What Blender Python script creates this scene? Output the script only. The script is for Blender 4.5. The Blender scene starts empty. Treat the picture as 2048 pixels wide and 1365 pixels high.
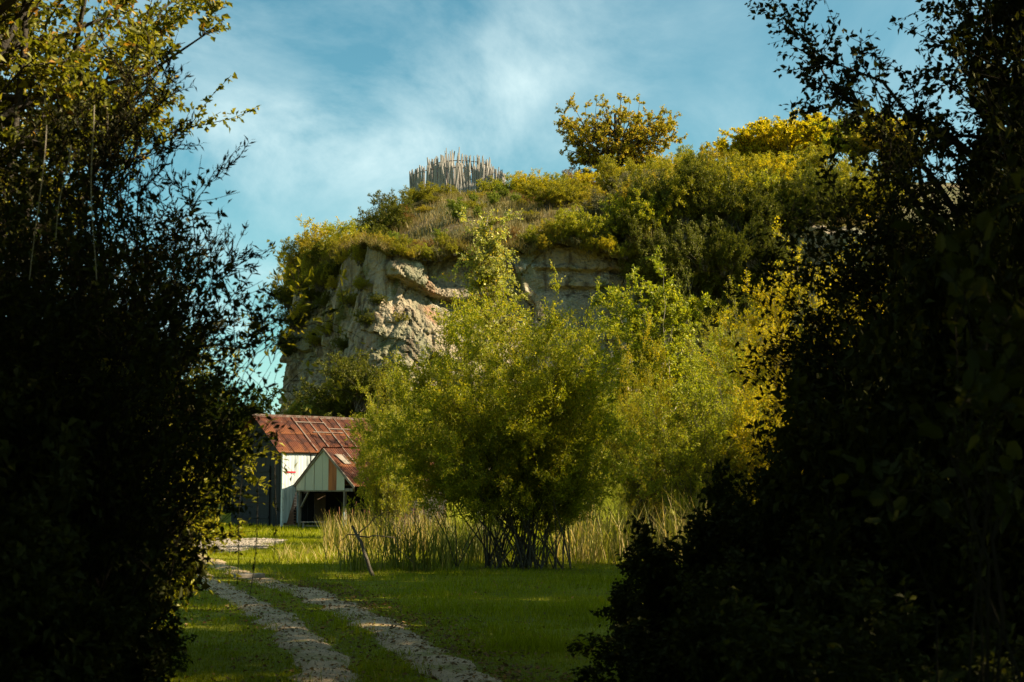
import bpy, math, random
import numpy as np
from mathutils import Vector, Matrix

R = math.radians
rng = np.random.default_rng(7)
random.seed(7)
SC = bpy.context.scene
COL = SC.collection

# ------------------------------------------------------------------ camera, sky, sun, exposure
F_PX, HZ, CAM_Z = 2844.0, 990.0, 1.75
PITCH = math.atan((HZ - 682.5) / F_PX)
cam = bpy.data.cameras.new('camera')
cam.lens = 50.0; cam.sensor_width = 36.0
cam.clip_start = 0.1; cam.clip_end = 6000
cam.dof.use_dof = True; cam.dof.focus_distance = 60.0; cam.dof.aperture_fstop = 4.5
cam_o = bpy.data.objects.new('camera', cam)
cam_o.location = (0, 0, CAM_Z); cam_o.rotation_euler = (R(90) + PITCH, 0, 0)
COL.objects.link(cam_o); SC.camera = cam_o

SUN_AZ, SUN_EL = R(84), R(37)          # azimuth measured from straight behind the camera towards the right
SUN = Vector((math.sin(SUN_AZ) * math.cos(SUN_EL), -math.cos(SUN_AZ) * math.cos(SUN_EL), math.sin(SUN_EL)))
sl = bpy.data.lights.new('sun', 'SUN'); sl.energy = 5.0; sl.angle = R(0.5); sl.color = (1.0, 0.86, 0.62)
so = bpy.data.objects.new('sun', sl); so.rotation_euler = SUN.to_track_quat('Z', 'Y').to_euler(); COL.objects.link(so)

W = bpy.data.worlds.new('World'); SC.world = W; W.use_nodes = True
def sky_nodes():
    nt = W.node_tree; N = nt.nodes; L = nt.links
    N.clear()
    out = N.new('ShaderNodeOutputWorld'); bg = N.new('ShaderNodeBackground')
    sky = N.new('ShaderNodeTexSky'); sky.sky_type = 'NISHITA'; sky.sun_disc = False
    sky.sun_elevation = SUN_EL
    sky.sun_rotation = math.atan2(SUN.x, SUN.y)
    sky.air_density = 1.0; sky.dust_density = 0.6; sky.ozone_density = 1.0
    tint = N.new('ShaderNodeMix'); tint.data_type = 'RGBA'; tint.blend_type = 'MULTIPLY'; tint.inputs[0].default_value = 1.0
    L.new(sky.outputs[0], tint.inputs[6]); tint.inputs[7].default_value = (0.54, 0.97, 0.84, 1)
    # cirrus: noise on the direction projected on a high flat layer
    tc = N.new('ShaderNodeTexCoord'); sep = N.new('ShaderNodeSeparateXYZ'); L.new(tc.outputs['Generated'], sep.inputs[0])
    mx = N.new('ShaderNodeMath'); mx.operation = 'MAXIMUM'; mx.inputs[1].default_value = 0.0; L.new(sep.outputs[2], mx.inputs[0])
    ad = N.new('ShaderNodeMath'); ad.operation = 'ADD'; ad.inputs[1].default_value = 0.12; L.new(mx.outputs[0], ad.inputs[0])
    dx = N.new('ShaderNodeMath'); dx.operation = 'DIVIDE'; L.new(sep.outputs[0], dx.inputs[0]); L.new(ad.outputs[0], dx.inputs[1])
    dy = N.new('ShaderNodeMath'); dy.operation = 'DIVIDE'; L.new(sep.outputs[1], dy.inputs[0]); L.new(ad.outputs[0], dy.inputs[1])
    cb = N.new('ShaderNodeCombineXYZ'); L.new(dx.outputs[0], cb.inputs[0]); L.new(dy.outputs[0], cb.inputs[1])
    def noise(scale, detail, rough, sx, sy, rz, off, dist=0.0):
        mp = N.new('ShaderNodeMapping'); mp.inputs['Scale'].default_value = (sx, sy, 1); mp.inputs['Rotation'].default_value = (0, 0, rz)
        mp.inputs['Location'].default_value = off
        L.new(cb.outputs[0], mp.inputs[0])
        n = N.new('ShaderNodeTexNoise'); n.inputs['Scale'].default_value = scale; n.inputs['Detail'].default_value = detail
        n.inputs['Roughness'].default_value = rough; n.inputs['Distortion'].default_value = dist
        L.new(mp.outputs[0], n.inputs['Vector']); return n
    n1 = noise(1.0, 3, 0.5, 1.0, 0.7, R(25), (2.1, 8.7, 0), 0.3)
    n2 = noise(2.2, 8, 0.62, 1.0, 0.45, R(-30), (8.4, 2.1, 0), 0.4)
    m1 = N.new('ShaderNodeMapRange'); m1.inputs[1].default_value = 0.34; m1.inputs[2].default_value = 0.58; L.new(n1.outputs[0], m1.inputs[0])
    m2 = N.new('ShaderNodeMapRange'); m2.inputs[1].default_value = 0.38; m2.inputs[2].default_value = 0.70; L.new(n2.outputs[0], m2.inputs[0])
    mu = N.new('ShaderNodeMath'); mu.operation = 'MULTIPLY'; L.new(m1.outputs[0], mu.inputs[0]); L.new(m2.outputs[0], mu.inputs[1])
    mc = N.new('ShaderNodeMath'); mc.operation = 'MULTIPLY'; mc.inputs[1].default_value = 0.82; mc.use_clamp = True; L.new(mu.outputs[0], mc.inputs[0])
    cl = N.new('ShaderNodeMix'); cl.data_type = 'RGBA'; L.new(mc.outputs[0], cl.inputs[0]); L.new(tint.outputs[2], cl.inputs[6])
    cl.inputs[7].default_value = (6.3, 7.6, 7.5, 1)
    L.new(cl.outputs[2], bg.inputs[0]); bg.inputs[1].default_value = 0.05
    L.new(bg.outputs[0], out.inputs[0])
sky_nodes()

vs = SC.view_settings
vs.view_transform = 'Standard'; vs.look = 'None'; vs.gamma = 1.0; vs.use_curve_mapping = False; vs.exposure = 1.65
SC.render.engine = 'CYCLES'
cy = SC.cycles
cy.use_denoising = True; cy.denoiser = 'OPENIMAGEDENOISE'
cy.max_bounces = 5; cy.diffuse_bounces = 2; cy.glossy_bounces = 2; cy.transmission_bounces = 3; cy.transparent_max_bounces = 4
cy.caustics_reflective = False; cy.caustics_refractive = False

# ------------------------------------------------------------------ helpers
def P(px, py, d):
    """the point seen at a photograph pixel, d metres along +Y"""
    cx, cyy = (px - 1024) / F_PX, (682.5 - py) / F_PX
    f = Vector((0, math.cos(PITCH), math.sin(PITCH))); u = Vector((0, -math.sin(PITCH), math.cos(PITCH)))
    v = f + u * cyy + Vector((1, 0, 0)) * cx
    t = d / v.y
    return Vector((v.x * t, d, CAM_Z + v.z * t))
def G(px, py):
    """the point of the flat meadow seen at a photograph pixel"""
    a = P(px, py, 1.0); k = CAM_Z / (CAM_Z - a.z)
    return Vector((a.x * k, k, 0))

def tag(o, label=None, cat=None, group=None, kind=None):
    if label: o['label'] = label
    if cat: o['category'] = cat
    if group: o['group'] = group
    if kind: o['kind'] = kind
    return o
def empty(name, loc, label, cat, group=None, rz=0.0):
    o = bpy.data.objects.new(name, None); o.empty_display_size = 0.2
    o.location = loc; o.rotation_euler = (0, 0, rz); COL.objects.link(o)
    return tag(o, label, cat, group)
def link(name, me, mat=None, parent=None, loc=(0, 0, 0)):
    o = bpy.data.objects.new(name, me); COL.objects.link(o); o.location = loc
    if mat is not None and len(me.materials) == 0: me.materials.append(mat)
    if parent is not None: o.parent = parent
    return o
def npmesh(name, verts, faces, rnd=None, smooth=False):
    """verts (N,3), faces (M,k) with one k"""
    verts = np.ascontiguousarray(verts, dtype=np.float32); faces = np.ascontiguousarray(faces, dtype=np.int32)
    me = bpy.data.meshes.new(name)
    M, k = faces.shape
    me.vertices.add(len(verts)); me.vertices.foreach_set('co', verts.ravel())
    me.loops.add(M * k); me.loops.foreach_set('vertex_index', faces.ravel())
    me.polygons.add(M); me.polygons.foreach_set('loop_start', np.arange(0, M * k, k, dtype=np.int32))
    me.polygons.foreach_set('use_smooth', np.full(M, smooth, dtype=bool))
    if rnd is not None:
        at = me.attributes.new('rnd', 'FLOAT', 'FACE'); at.data.foreach_set('value', np.ascontiguousarray(rnd, dtype=np.float32))
    me.update(calc_edges=True)
    return me
def unit(a):
    return a / np.maximum(np.linalg.norm(a, axis=-1, keepdims=True), 1e-9)

# noise for shaping -------------------------------------------------
def _h(ix, iy, s):
    n = (ix.astype(np.int64) * 374761393 + iy.astype(np.int64) * 668265263 + s * 974711) & 0x7fffffff
    n = ((n ^ (n >> 13)) * 1274126177) & 0x7fffffff
    return ((n ^ (n >> 16)) & 0xffff) / 65535.0
def vnoise(x, y, s=0):
    x = np.asarray(x, float); y = np.asarray(y, float)
    ix, iy = np.floor(x), np.floor(y); fx, fy = x - ix, y - iy
    fx = fx * fx * (3 - 2 * fx); fy = fy * fy * (3 - 2 * fy)
    a = _h(ix, iy, s); b = _h(ix + 1, iy, s); c = _h(ix, iy + 1, s); d = _h(ix + 1, iy + 1, s)
    return (a + (b - a) * fx) * (1 - fy) + (c + (d - c) * fx) * fy
def fbm(x, y, s=0, o=4):
    r, a, t = 0.0, 1.0, 0.0
    for i in range(o):
        r = r + a * vnoise(np.asarray(x) * 2 ** i, np.asarray(y) * 2 ** i, s + 17 * i); t += a; a *= 0.5
    return r / t - 0.5
def sstep(x):
    x = np.clip(x, 0, 1); return x * x * (3 - 2 * x)

# ------------------------------------------------------------------ materials
def new_mat(name):
    m = bpy.data.materials.new(name); m.use_nodes = True; m.node_tree.nodes.clear(); return m
def ramp(nt, fac, stops):
    r = nt.nodes.new('ShaderNodeValToRGB'); e = r.color_ramp.elements
    while len(e) < len(stops): e.new(0.5)
    for q, (p, c) in zip(e, stops): q.position = p; q.color = (*c, 1)
    nt.links.new(fac, r.inputs[0]); return r.outputs[0]
def leaf_mat(name, stops, transl=0.4, gloss=0.05, rough=0.45, tboost=1.6, patch=0.25):
    """leaf colours by the leaf's own random number, shifted by broad patches of the crown"""
    m = new_mat(name); nt = m.node_tree; N, L = nt.nodes, nt.links
    out = N.new('ShaderNodeOutputMaterial')
    at = N.new('ShaderNodeAttribute'); at.attribute_name = 'rnd'
    tc = N.new('ShaderNodeTexCoord'); no = N.new('ShaderNodeTexNoise'); no.inputs['Scale'].default_value = 0.9; no.inputs['Detail'].default_value = 2
    L.new(tc.outputs['Object'], no.inputs['Vector'])
    mm = N.new('ShaderNodeMath'); mm.operation = 'MULTIPLY_ADD'; mm.inputs[1].default_value = patch * 2.2; mm.inputs[2].default_value = -patch * 1.1
    L.new(no.outputs[0], mm.inputs[0])
    ad = N.new('ShaderNodeMath'); ad.operation = 'ADD'; ad.use_clamp = True
    L.new(at.outputs['Fac'], ad.inputs[0]); L.new(mm.outputs[0], ad.inputs[1])
    c = ramp(nt, ad.outputs[0], stops)
    df = N.new('ShaderNodeBsdfDiffuse'); L.new(c, df.inputs[0])
    tr = N.new('ShaderNodeBsdfTranslucent')
    bo = N.new('ShaderNodeMix'); bo.data_type = 'RGBA'; bo.blend_type = 'MULTIPLY'; bo.inputs[0].default_value = 1
    L.new(c, bo.inputs[6]); bo.inputs[7].default_value = (tboost, tboost * 0.95, tboost * 0.5, 1); L.new(bo.outputs[2], tr.inputs[0])
    mix = N.new('ShaderNodeMixShader'); mix.inputs[0].default_value = transl; L.new(df.outputs[0], mix.inputs[1]); L.new(tr.outputs[0], mix.inputs[2])
    gl = N.new('ShaderNodeBsdfGlossy'); gl.inputs['Roughness'].default_value = rough; gl.inputs['Color'].default_value = (0.75, 0.70, 0.42, 1)
    m2 = N.new('ShaderNodeMixShader'); m2.inputs[0].default_value = gloss; L.new(mix.outputs[0], m2.inputs[1]); L.new(gl.outputs[0], m2.inputs[2])
    L.new(m2.outputs[0], out.inputs[0])
    return m
def surf_mat(name, layers, rough=0.9, bump=0.0, bump_scale=20.0, metallic=0.0, spec=0.3, coord='Object'):
    """base colour + noise-masked layers: (colour, scale, (lo, hi), stretch, detail)"""
    m = new_mat(name); nt = m.node_tree; N, L = nt.nodes, nt.links
    out = N.new('ShaderNodeOutputMaterial'); b = N.new('ShaderNodeBsdfPrincipled'); L.new(b.outputs[0], out.inputs[0])
    b.inputs['Roughness'].default_value = rough; b.inputs['Metallic'].default_value = metallic; b.inputs['Specular IOR Level'].default_value = spec
    tc = N.new('ShaderNodeTexCoord'); cur = None
    for i, ly in enumerate(layers):
        if i == 0:
            rgb = N.new('ShaderNodeRGB'); rgb.outputs[0].default_value = (*ly, 1); cur = rgb.outputs[0]; continue
        colr, scale, (lo, hi), st, det = ly
        mp = N.new('ShaderNodeMapping'); mp.inputs['Scale'].default_value = st; mp.inputs['Location'].default_value = (i * 7.3, i * 3.1, i * 1.7)
        L.new(tc.outputs[coord], mp.inputs[0])
        n = N.new('ShaderNodeTexNoise'); n.inputs['Scale'].default_value = scale; n.inputs['Detail'].default_value = det; n.inputs['Roughness'].default_value = 0.6
        L.new(mp.outputs[0], n.inputs['Vector'])
        mr = N.new('ShaderNodeMapRange'); mr.inputs[1].default_value = lo; mr.inputs[2].default_value = hi; L.new(n.outputs[0], mr.inputs[0])
        mx = N.new('ShaderNodeMix'); mx.data_type = 'RGBA'; L.new(mr.outputs[0], mx.inputs[0]); L.new(cur, mx.inputs[6]); mx.inputs[7].default_value = (*colr, 1)
        cur = mx.outputs[2]
    L.new(cur, b.inputs['Base Color'])
    if bump:
        n = N.new('ShaderNodeTexNoise'); n.inputs['Scale'].default_value = bump_scale; n.inputs['Detail'].default_value = 5
        L.new(tc.outputs[coord], n.inputs['Vector'])
        bp = N.new('ShaderNodeBump'); bp.inputs['Strength'].default_value = bump; bp.inputs['Distance'].default_value = 0.5 / bump_scale * 3
        L.new(n.outputs[0], bp.inputs['Height']); L.new(bp.outputs[0], b.inputs['Normal'])
    return m

ONE = (1, 1, 1)
M = {}
M['bark'] = surf_mat('bark', [(0.06, 0.045, 0.03), ((0.10, 0.085, 0.06), 6, (0.45, 0.65), (1, 1, 0.25), 4)], bump=0.6, bump_scale=30)
M['bark_dark'] = surf_mat('bark_dark', [(0.035, 0.027, 0.018), ((0.06, 0.05, 0.035), 6, (0.45, 0.65), (1, 1, 0.25), 4)], bump=0.5, bump_scale=30)
M['bark_black'] = surf_mat('bark_black', [(0.014, 0.011, 0.007)], rough=1.0, spec=0.05)  # near-black so the shade on near stems sits in the bark colour
M['bark_pale'] = surf_mat('bark_pale', [(0.26, 0.22, 0.16), ((0.10, 0.08, 0.06), 5, (0.5, 0.7), (1, 1, 1), 4)])
# leaf colours
M['willow'] = leaf_mat('willow_leaf', [(0.0, (0.115, 0.135, 0.004)), (0.45, (0.21, 0.225, 0.007)), (0.8, (0.31, 0.29, 0.011)), (1, (0.42, 0.33, 0.018))], 0.5, 0.035)
M['birch'] = leaf_mat('birch_leaf', [(0, (0.17, 0.19, 0.03)), (0.7, (0.28, 0.28, 0.05)), (0.92, (0.36, 0.30, 0.04)), (1, (0.33, 0.18, 0.02))], 0.5, 0.05, patch=.1)
M['lime_leaf'] = leaf_mat('lime_green_leaf', [(0, (0.12, 0.145, 0.007)), (0.6, (0.205, 0.225, 0.010)), (1, (0.30, 0.27, 0.015))], 0.5, 0.03)
M['yellow'] = leaf_mat('yellow_leaf', [(0, (0.22, 0.20, 0.005)), (0.5, (0.36, 0.30, 0.007)), (1, (0.50, 0.36, 0.010))], 0.5, 0.02)
M['olive'] = leaf_mat('olive_leaf', [(0, (0.115, 0.115, 0.006)), (0.6, (0.21, 0.195, 0.010)), (1, (0.32, 0.26, 0.016))], 0.42, 0.02)
M['dark'] = leaf_mat('dark_leaf', [(0, (0.042, 0.050, 0.004)), (0.6, (0.085, 0.092, 0.007)), (1, (0.14, 0.13, 0.012))], 0.32, 0.02)
M['rust'] = leaf_mat('rust_leaf', [(0, (0.12, 0.065, 0.020)), (0.6, (0.19, 0.105, 0.028)), (1, (0.26, 0.15, 0.04))], 0.3, 0.02)
M['grey'] = leaf_mat('grey_leaf', [(0, (0.075, 0.070, 0.030)), (0.6, (0.13, 0.12, 0.055)), (1, (0.20, 0.17, 0.085))], 0.2, 0.02)
M['oak_hill'] = leaf_mat('hill_oak_leaf', [(0, (0.16, 0.145, 0.010)), (0.5, (0.27, 0.235, 0.016)), (0.8, (0.36, 0.27, 0.022)), (1, (0.40, 0.23, 0.03))], 0.45, 0.02)
M['oak_near'] = leaf_mat('near_oak_leaf', [(0, (0.070, 0.080, 0.007)), (0.6, (0.14, 0.14, 0.011)), (0.92, (0.21, 0.18, 0.015)), (1, (0.32, 0.15, 0.02))], 0.48, 0.025)
M['shade_leaf'] = leaf_mat('shade_leaf', [(0, (0.010, 0.013, 0.003)), (0.7, (0.020, 0.022, 0.003)), (1, (0.038, 0.036, 0.004))], 0.25, 0.012)  # leaf colour cut well down to carry the deep shade of near foliage
M['needle'] = leaf_mat('gorse_needle', [(0, (0.008, 0.010, 0.003)), (0.7, (0.016, 0.018, 0.006)), (1, (0.045, 0.028, 0.010))], 0.1, 0.015)  # needles darkened to deepen the shaded silhouette
M['broom'] = leaf_mat('broom_leaf', [(0, (0.10, 0.14, 0.010)), (0.6, (0.16, 0.20, 0.014)), (1, (0.22, 0.23, 0.02))], 0.3, 0.03)
M['grass'] = leaf_mat('grass_blade', [(0, (0.100, 0.115, 0.002)), (0.55, (0.170, 0.180, 0.003)), (0.9, (0.22, 0.22, 0.007)), (1, (0.32, 0.25, 0.06))], 0.45, 0.006, patch=0.6)
M['dry'] = leaf_mat('dry_grass', [(0, (0.085, 0.075, 0.022)), (0.5, (0.14, 0.11, 0.036)), (0.8, (0.20, 0.14, 0.06)), (1, (0.10, 0.115, 0.02))], 0.3, 0.02, patch=0.5)
M['reed'] = leaf_mat('reed_blade', [(0, (0.11, 0.12, 0.010)), (0.4, (0.19, 0.185, 0.018)), (0.65, (0.34, 0.25, 0.09)), (1, (0.46, 0.33, 0.15))], 0.45, 0.02)
M['reed_dark'] = leaf_mat('bulrush_blade', [(0, (0.055, 0.070, 0.008)), (0.6, (0.11, 0.125, 0.014)), (1, (0.26, 0.20, 0.07))], 0.4, 0.03)
M['cattail'] = surf_mat('cattail', [(0.17, 0.075, 0.035)])
M['litter'] = leaf_mat('fallen_leaf', [(0, (0.06, 0.035, 0.018)), (0.6, (0.13, 0.07, 0.03)), (1, (0.26, 0.13, 0.04))], 0.1, 0.03)
M['ground'] = surf_mat('ground_soil', [(0.105, 0.115, 0.006), ((0.15, 0.155, 0.008), 0.5, (0.4, 0.6), ONE, 5), ((0.08, 0.057, 0.016), 2.0, (0.54, 0.70), ONE, 5), ((0.18, 0.175, 0.014), 14, (0.5, 0.7), ONE, 4)], bump=0.6, bump_scale=10, spec=0.05)
M['track'] = surf_mat('track_gravel', [(0.35, 0.24, 0.13), ((0.24, 0.165, 0.09), 1.2, (0.42, 0.62), ONE, 6), ((0.42, 0.315, 0.19), 26, (0.54, 0.68), ONE, 5), ((0.15, 0.135, 0.018), 1.7, (0.53, 0.65), ONE, 7)], bump=0.45, bump_scale=30)
M['gravel'] = surf_mat('pale_gravel', [(0.27, 0.22, 0.165), ((0.36, 0.305, 0.24), 12, (0.48, 0.62), ONE, 4), ((0.16, 0.125, 0.08), 3, (0.52, 0.66), ONE, 5)], bump=1.0, bump_scale=12)
M['stone'] = surf_mat('stone', [(0.30, 0.25, 0.18), ((0.16, 0.125, 0.085), 5, (0.45, 0.6), ONE, 4)])
M['hill'] = surf_mat('hill_turf', [(0.085, 0.072, 0.022), ((0.06, 0.062, 0.014), 0.35, (0.42, 0.58), ONE, 5), ((0.13, 0.085, 0.045), 0.22, (0.5, 0.66), ONE, 5), ((0.15, 0.125, 0.05), 2.2, (0.5, 0.7), ONE, 4)], bump=0.8, bump_scale=5)

def cliff_mat():
    m = surf_mat('quarry_rock', [(0.224, 0.174, 0.110),
        ((0.310, 0.246, 0.162), 0.30, (0.42, 0.62), (1, 1, 0.8), 6),
        ((0.171, 0.157, 0.095), 0.34, (0.48, 0.60), (1, 1, 0.5), 7),
        ((0.256, 0.114, 0.058), 0.42, (0.60, 0.74), (1, 1, 0.35), 8),
        ((0.097, 0.070, 0.042), 0.9, (0.52, 0.64), (1.6, 1.6, 0.10), 7),
        ((0.356, 0.331, 0.241), 1.1, (0.60, 0.68), (1, 1, 0.6), 8),
        ((0.092, 0.091, 0.023), 0.6, (0.57, 0.67), (1, 1, 0.5), 7)], rough=0.95, bump=1.0, bump_scale=2.4)
    return m
M['cliff'] = cliff_mat()
# barn
M['white_sheet'] = surf_mat('white_painted_sheet', [(0.42, 0.45, 0.44), ((0.22, 0.25, 0.25), 2.2, (0.48, 0.68), (1, 1, 0.25), 5), ((0.30, 0.20, 0.12), 3.0, (0.66, 0.76), (1, 1, 0.4), 5)], rough=0.38, spec=0.5)
M['green_sheet'] = surf_mat('pale_green_sheet', [(0.46, 0.45, 0.35), ((0.33, 0.32, 0.24), 1.4, (0.45, 0.65), (1.5, 1.5, 0.2), 5), ((0.40, 0.20, 0.08), 1.1, (0.54, 0.70), (1.6, 1.6, 0.15), 5)], rough=0.6)
M['rust_sheet'] = surf_mat('rusted_sheet', [(0.42, 0.15, 0.05), ((0.24, 0.085, 0.035), 1.5, (0.42, 0.62), (1.5, 1.5, 0.3), 5), ((0.36, 0.27, 0.18), 2.4, (0.64, 0.74), (1.5, 1.5, 0.3), 5)], rough=0.8)
M['rust_roof'] = surf_mat('rusty_roof', [(0.125, 0.042, 0.022), ((0.20, 0.072, 0.028), 1.1, (0.46, 0.62), ONE, 6), ((0.062, 0.026, 0.018), 1.6, (0.48, 0.62), ONE, 6), ((0.20, 0.155, 0.12), 3.0, (0.66, 0.74), ONE, 5)], rough=0.85, spec=0.15)
M['dark_board'] = surf_mat('dark_board', [(0.010, 0.0095, 0.010), ((0.017, 0.016, 0.015), 2, (0.45, 0.65), (1, 1, 0.1), 5)], rough=0.8)  # near-black tone also carries the shade inside the porch
M['grey_board'] = surf_mat('grey_weathered_board', [(0.085, 0.075, 0.06), ((0.05, 0.042, 0.034), 2.5, (0.45, 0.65), (1, 1, 0.12), 5)], rough=0.9)
M['timber'] = surf_mat('old_timber', [(0.20, 0.165, 0.125), ((0.11, 0.09, 0.07), 4, (0.45, 0.65), (1, 1, 0.2), 5)], rough=0.9)
M['pale_paint'] = surf_mat('pale_paint', [(0.55, 0.55, 0.50), ((0.30, 0.26, 0.2), 6, (0.55, 0.7), ONE, 4)], rough=0.8)
M['brown_door'] = surf_mat('brown_door', [(0.15, 0.095, 0.055), ((0.09, 0.06, 0.04), 3, (0.45, 0.65), (1, 1, 0.15), 5)], rough=0.85)
M['brick'] = surf_mat('old_brick', [(0.24, 0.12, 0.075), ((0.14, 0.085, 0.06), 5, (0.45, 0.65), ONE, 4)], rough=0.95)
M['red'] = surf_mat('red_paint', [(0.42, 0.02, 0.035)], rough=0.7)
M['zinc'] = surf_mat('zinc_strip', [(0.15, 0.115, 0.09), ((0.10, 0.05, 0.035), 4, (0.46, 0.62), ONE, 4)], rough=0.8, spec=0.1)
M['stake'] = surf_mat('silvered_stake', [(0.30, 0.27, 0.235), ((0.15, 0.13, 0.11), 1.2, (0.45, 0.62), (1, 1, 0.5), 4)], rough=0.95)
M['rail'] = surf_mat('dark_rail', [(0.10, 0.085, 0.07)], rough=0.95)

# ------------------------------------------------------------------ terrain functions
FX = [-60, -28, -25, -21, -17.5, -9.5, -4, 3, 9, 14, 22, 30, 45, 60]
FY = [400, 260, 190, 140, 116, 99, 101, 103, 102, 105, 104, 100, 96, 95]
def y_front(x): return np.interp(x, FX, FY)
def x_left(y): return np.interp(y, [99, 116, 140, 190, 260, 400], [-9.5, -17.5, -21, -25, -28, -60])
def hill_z(x, y):
    x = np.asarray(x, float); y = np.asarray(y, float)
    sf = np.clip((y - 99.5) / 50.0, 0, 1)
    zf = 13.6 * (1 - (1 - sf) ** 1.45)
    lf = sstep((x - x_left(y)) / 13.0)
    z = 19.0 + zf * lf + 1.7 * sstep((x - 2) / 10.0) * sf
    edge = np.exp(-np.clip(y - y_front(x), 0, 60) / 6.0)
    z = z + edge * (2.8 * fbm(x * 0.16, x * 0 + 3, 33, 3) + 1.3 * fbm(x * 0.8, x * 0 + 8, 35, 3) + 0.5)
    return z + 0.9 * fbm(x * 0.12, y * 0.12, 3, 4) + 0.35 * fbm(x * 0.6, y * 0.6, 9, 3)
def hz(x, y): return float(hill_z(x, y))
RUT_R = [(1000, 1420), (945, 1365), (830, 1300), (725, 1232), (625, 1190), (530, 1163), (455, 1140), (405, 1118), (365, 1098), (335, 1080)]
RUT_L = [(700, 1420), (672, 1365), (612, 1290), (556, 1240), (492, 1205), (430, 1172), (375, 1140), (330, 1112), (290, 1092)]
def smooth_path(px, n=160):
    pts = np.array([G(*p)[:2] for p in px]); t = np.r_[0, np.cumsum(np.linalg.norm(np.diff(pts, axis=0), axis=1))]
    tt = np.linspace(0, t[-1], n); q = np.c_[np.interp(tt, t, pts[:, 0]), np.interp(tt, t, pts[:, 1])]
    k = np.ones(15) / 15
    pad = np.pad(q, ((7, 7), (0, 0)), mode='edge')
    return np.c_[np.convolve(pad[:, 0], k, 'valid'), np.convolve(pad[:, 1], k, 'valid')]
PR, PL = smooth_path(RUT_R), smooth_path(RUT_L)
def rut_d(x, y):
    q = np.c_[np.ravel(x), np.ravel(y)]; out = np.full(len(q), 1e9)
    for pth in (PR, PL):
        for i in range(0, len(q), 20000):
            dd = ((q[i:i + 20000, None, :] - pth[None, ::2, :]) ** 2).sum(-1).min(1)
            out[i:i + 20000] = np.minimum(out[i:i + 20000], np.sqrt(dd))
    return out.reshape(np.shape(x))
def ground_z(x, y, ruts=False):
    x = np.asarray(x, float); y = np.asarray(y, float)
    q = (y_front(x) - y) * np.where(x < -9.5, 0.50, 0.95)
    tal = 9.5 * sstep(1 - q / 11.5)
    z = tal + 0.10 * fbm(x * 0.35, y * 0.35, 21, 3) + (tal > 0.3) * 0.8 * fbm(x * 0.4, y * 0.4, 5, 3)
    z = z + 0.05 * fbm(x * 1.5, y * 1.5, 22, 3)
    return z
def gz(x, y): return float(ground_z(x, y))

def grid_mesh(name, X, Y, Z, smooth=True):
    n, k = X.shape
    v = np.c_[X.ravel(), Y.ravel(), Z.ravel()]
    i = np.arange(n * k).reshape(n, k)
    f = np.c_[i[:-1, :-1].ravel(), i[1:, :-1].ravel(), i[1:, 1:].ravel(), i[:-1, 1:].ravel()]
    return npmesh(name, v, f, smooth=smooth)

def build_ground():
    xs = np.r_[-3000, -1200, -500, -250, -130, np.arange(-80, -20, 3.0), np.arange(-20, 20, 0.3), np.arange(20, 81, 3.0), 130, 250, 500, 1200, 3000]
    ys = np.r_[-1500, -500, -200, -100, np.arange(-50, 8, 3.0), np.arange(8, 45, 0.3), np.arange(45, 100, 0.6), np.arange(100, 200, 4.0), 260, 400, 800, 1600, 4500]
    X, Y = np.meshgrid(xs, ys, indexing='ij')
    Z = ground_z(X, Y)
    Z = np.where((Y > 190) | (np.abs(X) > 100), 0.0, Z)
    o = link('ground', grid_mesh('ground', X, Y, Z), M['ground']); tag(o, kind='structure')
build_ground()

def strip(name, pth, w, mat, seed, dz=0.035, taper=False):
    n = len(pth); t = np.gradient(pth, axis=0); t /= np.linalg.norm(t, axis=1)[:, None]; nn = np.c_[-t[:, 1], t[:, 0]]
    s = np.r_[0, np.cumsum(np.linalg.norm(np.diff(pth, axis=0), axis=1))]
    wl = w * (0.52 + 0.75 * fbm(s * 1.7, s * 0 + 1, seed, 5)); wr = w * (0.52 + 0.75 * fbm(s * 1.7, s * 0 + 9, seed + 5, 5))
    K = 7
    U = np.linspace(-1, 1, K)
    off = np.where(U[None, :] < 0, U[None, :] * wl[:, None], U[None, :] * wr[:, None])
    X = pth[:, 0:1] + nn[:, 0:1] * off; Y = pth[:, 1:2] + nn[:, 1:2] * off
    Z = ground_z(X, Y) + dz - 0.05 * np.abs(U[None, :]) ** 3
    return tag(link(name, grid_mesh(name, X, Y, Z), mat), kind='structure')
def resample(p, n):
    s = np.r_[0, np.cumsum(np.linalg.norm(np.diff(p, axis=0), axis=1))]; tt = np.linspace(0, s[-1], n)
    return np.c_[np.interp(tt, s, p[:, 0]), np.interp(tt, s, p[:, 1])]
strip('wheel_track', resample(PR, 420), 0.66, M['track'], 31)
strip('wheel_track', resample(PL, 420), 0.62, M['track'], 57)

# sunlit gravel in front of the barn: an outline laid on the meadow
def patch(name, pix, mat, dz, seed):
    pts = np.array([G(*p)[:2] for p in pix]); pts = np.r_[pts, pts[:1]]
    pts = resample(pts, 120)[:-1]; c = pts.mean(0)
    jit = 1 + 0.16 * fbm(np.arange(len(pts)) * 0.35, np.zeros(len(pts)), seed, 3)
    pts = c + (pts - c) * jit[:, None]
    rings = np.linspace(0.02, 1, 14)
    X = c[0] + np.outer(rings, pts[:, 0] - c[0]); Y = c[1] + np.outer(rings, pts[:, 1] - c[1])
    X = np.c_[X, X[:, :1]]; Y = np.c_[Y, Y[:, :1]]
    Z = ground_z(X, Y) + dz - 0.05 * (rings[:, None] ** 6)
    return tag(link(name, grid_mesh(name, X, Y, Z), mat), kind='structure')
patch('gravel_yard', [(300, 1098), (420, 1080), (520, 1080), (575, 1083), (560, 1089), (500, 1092), (545, 1096), (490, 1102), (430, 1106), (330, 1118)], M['gravel'], 0.055, 4)

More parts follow.
